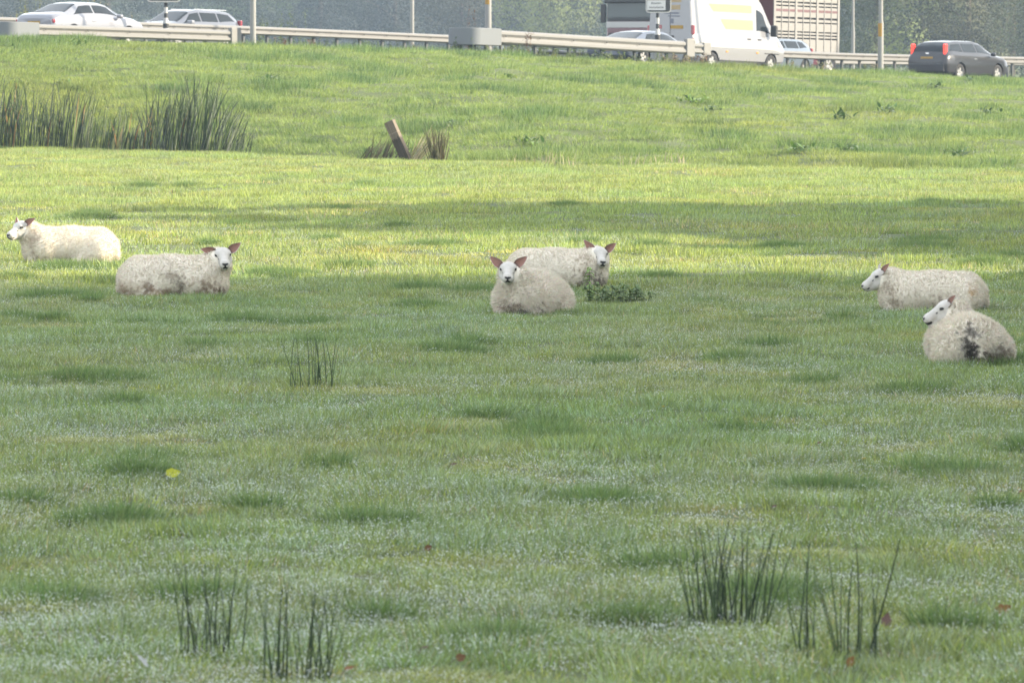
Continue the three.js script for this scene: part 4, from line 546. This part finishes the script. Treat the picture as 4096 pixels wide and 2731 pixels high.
  // broad-leaved weeds on the bank
  const wl = [leafShape(0.3, 0.11, 0.5), leafShape(0.22, 0.09, 0.3), leafShape(0.36, 0.1, 0.8)], weedM = [leafPaint(0.05, 0.1, 0.03), leafPaint(0.075, 0.15, 0.03), leafPaint(0.14, 0.24, 0.03)];
  const weed = (label, px, py, size, n, tone) => { const k = (px - 512) / F; let t = 0, b; for (let i = 0; i <= 200; i++) { b = bankPoint(k, i / 200); const row = HORIZON + (CAMY - b.y) * F / -b.z; if (row <= py) { t = i / 200; break; } } const g = thing('dock_plant', label, 'weed', bankPoint(k, t), 0, 'broad-leaved weeds on the bank');
    for (let i = 0; i < n * 2.2; i++) { const m = shadows(new THREE.Mesh(wl[i % 3], weedM[(tone + (rnd() < 0.25 ? 1 : 0)) % 3])); m.name = 'leaf'; m.rotation.order = 'YZX'; m.rotation.set(0, rr(0, 6.28), rr(0.3, 1.35)); const sc = size * rr(0.45, 0.9); m.scale.set(sc, sc, sc); m.position.set(rr(-0.4, 0.4) * size * rnd(), rr(-0.04, 0.14), rr(-0.3, 0.3) * size); g.add(m); } };
  const weeds = [['leafy weed at the crest under the silver saloon', 78, 46, 1.0, 16, 1], ['small dark weed at the left edge of the bank', 8, 50, 0.7, 9, 0], ['dark dock with a pale leaf on the left half of the bank', 268, 83, 1.0, 18, 0], ['dark weed on the upper bank below the dark estate car', 934, 89, 1.0, 14, 0], ['dark weed nearest the dark estate car on the bank', 970, 83, 0.8, 10, 0], ['yellow green weed patch below the van', 692, 104, 1.2, 18, 2], ['dark weed right of the yellow green patch', 712, 113, 0.9, 11, 0], ['dark weed in the middle of the right bank', 888, 112, 1.1, 13, 0], ['dark weed low on the right bank', 842, 120, 1.2, 12, 0], ['dark weed at the far right of the bank', 990, 116, 1.1, 12, 0], ['leafy weed on the bank below the middle barrier', 508, 79, 0.8, 9, 1], ['dark weed left of the tall reeds on the bank', 62, 86, 0.8, 9, 0], ['dark weed above the tall reeds on the bank', 214, 96, 0.7, 8, 0], ['small weed on the bank right of the leaning post', 452, 128, 0.8, 10, 0], ['dark weed at the foot of the right bank', 850, 152, 1.2, 18, 0], ['leafy weed at the foot of the bank right of centre', 800, 154, 1.1, 18, 1], ['dark weed at the bank foot near the right edge', 960, 158, 1.0, 13, 0], ['leafy weed at the bank foot right of the brown tuft', 528, 146, 1.0, 14, 1]];
  for (const w of weeds) weed(...w);

  // weeds along the road: upright stalks
  const stalk = (name, label, px, w, n, h, spread, mats, up = 0) => { const t = roadT(px, w), c = onRoad(t, w, -0.05 + up), g = thing(name, label, 'weeds', c, 0, 'weeds along the road'), s = spread;
    for (let i = 0; i < n; i++) { const hh = h * rr(0.5, 1.1), p = V(rr(-s, s), 0, rr(-0.4, 0.4)), top = p.clone().add(V(rr(-0.15, 0.15), hh, rr(-0.1, 0.1))), lv = [limb(p, top, 0.008, 0.004, 0.06, 3)]; for (let k = 0; k < 26; k++) { const y = Math.pow(rnd(), 0.7); lv.push(nl[k % 2].clone().scale(1.3, 1.3, 1.3).rotateZ(rr(-0.8, 0.8)).rotateY(rr(0, 6.28)).translate(lerp(p.x, top.x, y) + rr(-0.05, 0.05), hh * y, lerp(p.z, top.z, y) + rr(-0.05, 0.05))); } put('stalk', merge(lv), mats[i % mats.length], g); } };
  const yel = [leafPaint(0.16, 0.17, 0.05), leafPaint(0.12, 0.15, 0.05)], grn = [leafPaint(0.08, 0.12, 0.04), leafPaint(0.11, 0.15, 0.045)], brn = [leafPaint(0.1, 0.055, 0.03), leafPaint(0.13, 0.075, 0.04)], dry = [leafPaint(0.28, 0.24, 0.13), leafPaint(0.2, 0.18, 0.1)];
  stalk('tall_weeds', 'yellowish tall weeds behind the long barrier at the left edge', 12, 13, 9, 1.5, 2.2, yel); stalk('tall_weeds', 'yellowish tall weeds just left of the silver saloon', 48, 14, 9, 1.9, 2.0, yel); stalk('tall_weeds', 'pale tall weeds behind the silver saloon roof', 70, 22, 10, 2.6, 2.4, dry);
  stalk('tall_weeds', 'bushy green weeds behind the barrier right of the nearest lamp post', 284, 12.6, 16, 1.55, 1.1, grn); stalk('tall_weeds', 'low green weeds under the barrier, left third', 312, 12.4, 16, 1.05, 2.0, grn); stalk('tall_weeds', 'low green weeds under the barrier near the thin lamp post', 368, 12.4, 16, 0.95, 1.6, grn);
  stalk('dead_dock', 'brown dead dock plants left of the dark barrier posts', 284, 3, 6, 0.5, 0.4, brn, -0.02); stalk('dead_dock', 'brown dead dock plants at the first dark barrier posts', 306, 3, 7, 0.5, 0.4, brn, -0.02); stalk('dead_dock', 'brown dead dock plants at the foot of the thin lamp post', 410, 3, 7, 0.45, 0.5, brn, -0.02); stalk('dead_dock', 'brown weeds right of the nearest short barrier end', 240, 2.6, 6, 0.5, 0.3, brn, -0.02);
  stalk('dead_dock', 'rusty dead dock stalk rising above the rounded barrier end', 468, 3.4, 5, 1.75, 0.3, brn); stalk('dead_dock', 'brown dead stalk in front of the middle barrier', 525, 0.6, 3, 0.95, 0.15, brn);
  stalk('tall_weeds', 'green weeds left of the rounded barrier end', 458, 1.6, 9, 0.7, 0.5, grn, -0.02);
  [[500, 'under the rounded barrier end'], [530, 'under the left of the middle barrier'], [558, 'under the middle of the middle barrier'], [588, 'right of the middle under that barrier'], [618, 'below the blue grey coupe'], [648, 'at the foot of the doseer-installatie post']].forEach(([px, where], i) => stalk('tall_weeds', 'weedy green growth ' + where, px, 0.1, 12, 0.42, 0.75, i % 2 ? grn : [...yel, ...grn]));
  [[672, 'left of the van rear wheel'], [694, 'in front of the van rear corner']].forEach(([px, where]) => stalk('tall_weeds', 'dry brownish grass stalks ' + where, px, 0.3, 13, 0.5, 0.55, [...dry, ...brn]));
  [[803, 'under the blue hatchback'], [826, 'with yellow tops below the trailer'], [868, 'between the two right lamp posts'], [910, 'left of the dark estate car']].forEach(([px, where], i) => stalk('tall_weeds', 'thin weeds ' + where, px, 10.2, 8, 0.65, 1.0, i == 1 ? yel : [...yel, ...dry]));

  // leaning post and what grows round it
  const foot = V(0, 0, 0); { const k = (408.5 - 512) / F, d = fieldEnd(k) - 0.1; foot.set(k * d, -0.1, -d); }
  const lp = thing('leaning_post', 'weathered square wooden fence post leaning left at the ditch', 'fence post', foot);
  const woodTop = std(0.2, 0.17, 0.14, 0.95), shape = new THREE.BoxGeometry(0.24, 1.24, 0.13, 4, 12, 2); { const p = shape.attributes.position; for (let i = 0; i < p.count; i++) p.setXYZ(i, p.getX(i) + 0.006 * noise(p.getX(i) * 9, p.getY(i) * 5, 1), p.getY(i) + (p.getY(i) > 0.6 ? 0.02 * noise(p.getX(i) * 14, 3, p.getZ(i) * 20) : 0), p.getZ(i) + 0.006 * noise(p.getX(i) * 9, p.getY(i) * 5, 5)); shape.computeVertexNormals(); }
  const grain = (() => { const n = 256, a = new Uint8Array(n * n * 4); for (let j = 0; j < n; j++) for (let i = 0; i < n; i++) { const v = clamp(0.5 + 0.5 * noise(i * 0.16, j * 0.012, 2) + 0.25 * noise(i * 0.5, j * 0.05, 3), 0, 1), dk = j < 150 ? 0.55 : 1, o = (j * n + i) * 4, c = [lerp(70, 150, v), lerp(64, 136, v), lerp(60, 118, v)]; for (let k = 0; k < 3; k++) a[o + k] = c[k] * (j + 14 * noise(i * 0.05, 1, 1) < 165 ? 0.6 : 1); a[o + 3] = 255; } const t = new THREE.DataTexture(a, n, n); t.colorSpace = THREE.SRGBColorSpace; t.magFilter = THREE.LinearFilter; t.needsUpdate = true; return t; })();
  const postMesh = put('post', shape.translate(0, 0.5, 0), new THREE.MeshStandardMaterial({ map: grain, roughness: 0.95 }), lp); postMesh.rotation.order = 'ZYX'; postMesh.rotation.set(0, -0.5, 0.42);
  const wire = put('wire_loop', new THREE.TorusGeometry(0.15, 0.006, 5, 24).scale(1, 1, 0.62).rotateX(Math.PI / 2).translate(0, 0.82, 0), std(0.3, 0.24, 0.18, 0.7), postMesh);
  const tuft = (name, label, px, dz, n, h, lean, spread, cols) => { const k = (px - 512) / F, d = fieldEnd(k) + dz, c = V(k * d, -0.16, -d), g = thing(name, label, 'dry grass', c), ms = cols.map(q => leafPaint(...q)); for (let i = 0; i < n; i++) { const m = shadows(new THREE.Mesh(geos[i % 9], ms[i % ms.length])); m.name = 'stem'; const hh = h * rr(0.5, 1.1); m.scale.set(hh, hh, rr(0.4, 0.9)); m.position.set(rr(-spread, spread), 0, rr(-0.25, 0.25)); m.rotation.order = 'ZYX'; m.rotation.set(rr(-0.2, 0.2), rr(0, 6.28), -lean + rr(-0.2, 0.2)); g.add(m); } };
  tuft('dry_grass_tuft', 'upright brown olive tuft right of the leaning post', 438, 0.05, 90, 0.95, 0.02, 0.16, [[0.07, 0.068, 0.026], [0.11, 0.09, 0.04], [0.05, 0.055, 0.022]]);
  tuft('dry_grass_tuft', 'thin dry stalks bending right beside the leaning post', 415, 0.3, 40, 1.15, 0.55, 0.3, [[0.3, 0.26, 0.16], [0.16, 0.16, 0.07]]);
  tuft('dry_grass_tuft', 'brown matted stalks left of the leaning post', 386, 0.4, 110, 0.75, 0.45, 0.75, [[0.06, 0.055, 0.026], [0.085, 0.07, 0.04], [0.04, 0.05, 0.02]]);
  tuft('dry_grass_tuft', 'pale straw stalks at the ditch left of the middle', 548, 0.0, 26, 0.55, 0.05, 0.9, [[0.38, 0.33, 0.2], [0.25, 0.22, 0.12]]);
  tuft('dry_grass_tuft', 'pale straw stalks at the ditch right of centre', 660, 0.0, 22, 0.5, 0.02, 0.9, [[0.36, 0.32, 0.2]]);

  // fallen leaves, feathers, buttercups
  const lm = { rust: leafPaint(0.13, 0.064, 0.028), brown: leafPaint(0.09, 0.045, 0.028), orange: leafPaint(0.19, 0.085, 0.025), pink: leafPaint(0.14, 0.085, 0.075), yellow: leafPaint(0.4, 0.42, 0.03) }, fl = leafShape(1, 0.62, 0.15);
  const fallen = (label, x, y, size, tone, rx = 0.3, rz = 0.4, ry = 0.5) => { const p = onField(x * 0.43537, y * 0.43537); p.y += 0.05; const g = thing('fallen_leaf', label, 'leaf', p, 0, 'fallen leaves in the grass'); const m = put('leaf_blade', fl.clone().translate(-0.5, 0, 0).scale(size, size, size).rotateX(rx).rotateZ(rz).rotateY(ry), lm[tone], g); put('stalk', limb(V(-0.5 * size, 0, 0), V(-0.85 * size, -0.15 * size, 0.05 * size), 0.0022, 0.0016, 0.1, 3).rotateX(rx).rotateZ(rz).rotateY(ry), lm.brown, g); };
  fallen('small dark brown leaf right of the upper middle foreground', 1043, 1083, 0.06, 'brown'); fallen('rust brown leaf in the middle foreground', 985, 1278, 0.055, 'rust', 1.2, 0.4); fallen('large orange brown leaf at the right edge', 2306, 1424, 0.1, 'orange', 0.9, 0.5, 0.2); fallen('curled pinkish leaf standing upright between the right rushes', 2036, 1447, 0.085, 'pink', 1.4, 1.3, 0.3); fallen('rust leaf at the bottom edge, middle', 1060, 1537, 0.065, 'rust', 1.1, 0.3); fallen('dark brown leaf beside the bottom rust leaf', 977, 1514, 0.05, 'brown'); fallen('orange leaf at the bottom under the right rushes', 1955, 1545, 0.065, 'orange', 1.3, 0.9); fallen('big yellow green leaf lying in the left foreground', 400, 1104, 0.12, 'yellow', 0.9, 0.25, 0.4); fallen('tiny brown leaf in the right middle distance', 1884, 1028, 0.045, 'rust'); fallen('small brown leaf at the lower right of the sparse rushes', 1780, 1182, 0.045, 'brown'); fallen('orange leaf at the bottom left edge rushes', 805, 1562, 0.06, 'orange'); fallen('orange leaf at the far right edge', 2348, 1152, 0.05, 'orange');
  const featherM = std(0.45, 0.46, 0.46, 0.8), feather = (label, x, y, L, ry) => { const p = onField(x * 0.43537, y * 0.43537); p.y += 0.055; const g = thing('feather', label, 'feather', p, ry); put('vane', leafShape(1, 0.22, 0.2).translate(-0.5, 0, 0).scale(L, L, L).rotateX(0.9).rotateZ(-0.7), featherM, g); put('quill', limb(V(-0.62 * L, 0, 0), V(0.4 * L, 0, 0), 0.0015, 0.0008, 0.05, 3).rotateZ(-0.7), featherM, g); };
  feather('white feather at the bottom left edge', 335, 1552, 0.11, 0.2); feather('small white feather in the left middle foreground', 910, 1076, 0.07, 0.9);
  const petal = leafPaint(0.45, 0.32, 0.01), cup = (label, x, y) => { const p = onField(x * 0.43537, y * 0.43537), g = thing('buttercup', label, 'flower', p, 0, 'buttercups'); put('stem', limb(V(0, 0, 0), V(0.01, 0.1, 0), 0.0015, 0.001, 0.1, 3), stemM, g); for (let i = 0; i < 5; i++) put('petal', leafShape(0.016, 0.016, -0.4).rotateY(i * 1.2566).translate(0.01, 0.1, 0), petal, g); };
  cup('yellow buttercup between the left and middle sheep', 733, 692); cup('yellow buttercup in the middle right distance', 1520, 964); cup('yellow buttercup in the right foreground', 1981, 1089);
  const clod = (label, x, y, L) => { const p = onField(x * 0.43537, y * 0.43537), g = thing('dead_grass_wad', label, 'dead grass', p); for (let i = 0; i < 26; i++) { const m = shadows(new THREE.Mesh(rg[i % 10], i % 2 ? lm.brown : dry[1])); m.name = 'straw'; const h = L * rr(0.4, 1); m.scale.set(h, h, h); m.position.set(rr(-0.5, 0.5) * L, 0.045 + rr(0, 0.025), rr(-0.1, 0.1)); m.rotation.set(rr(-0.2, 0.2), rr(0, 6.28), Math.PI / 2 + rr(-0.25, 0.25)); g.add(m); } };
  clod('brown wad of dead grass in the lower middle foreground', 828, 1349, 0.12); clod('dead grass wad near the bottom, right of the middle', 1130, 1478, 0.14); clod('dead grass scrap in the left middle distance', 930, 690, 0.1);
}
renderer.render(scene, camera);
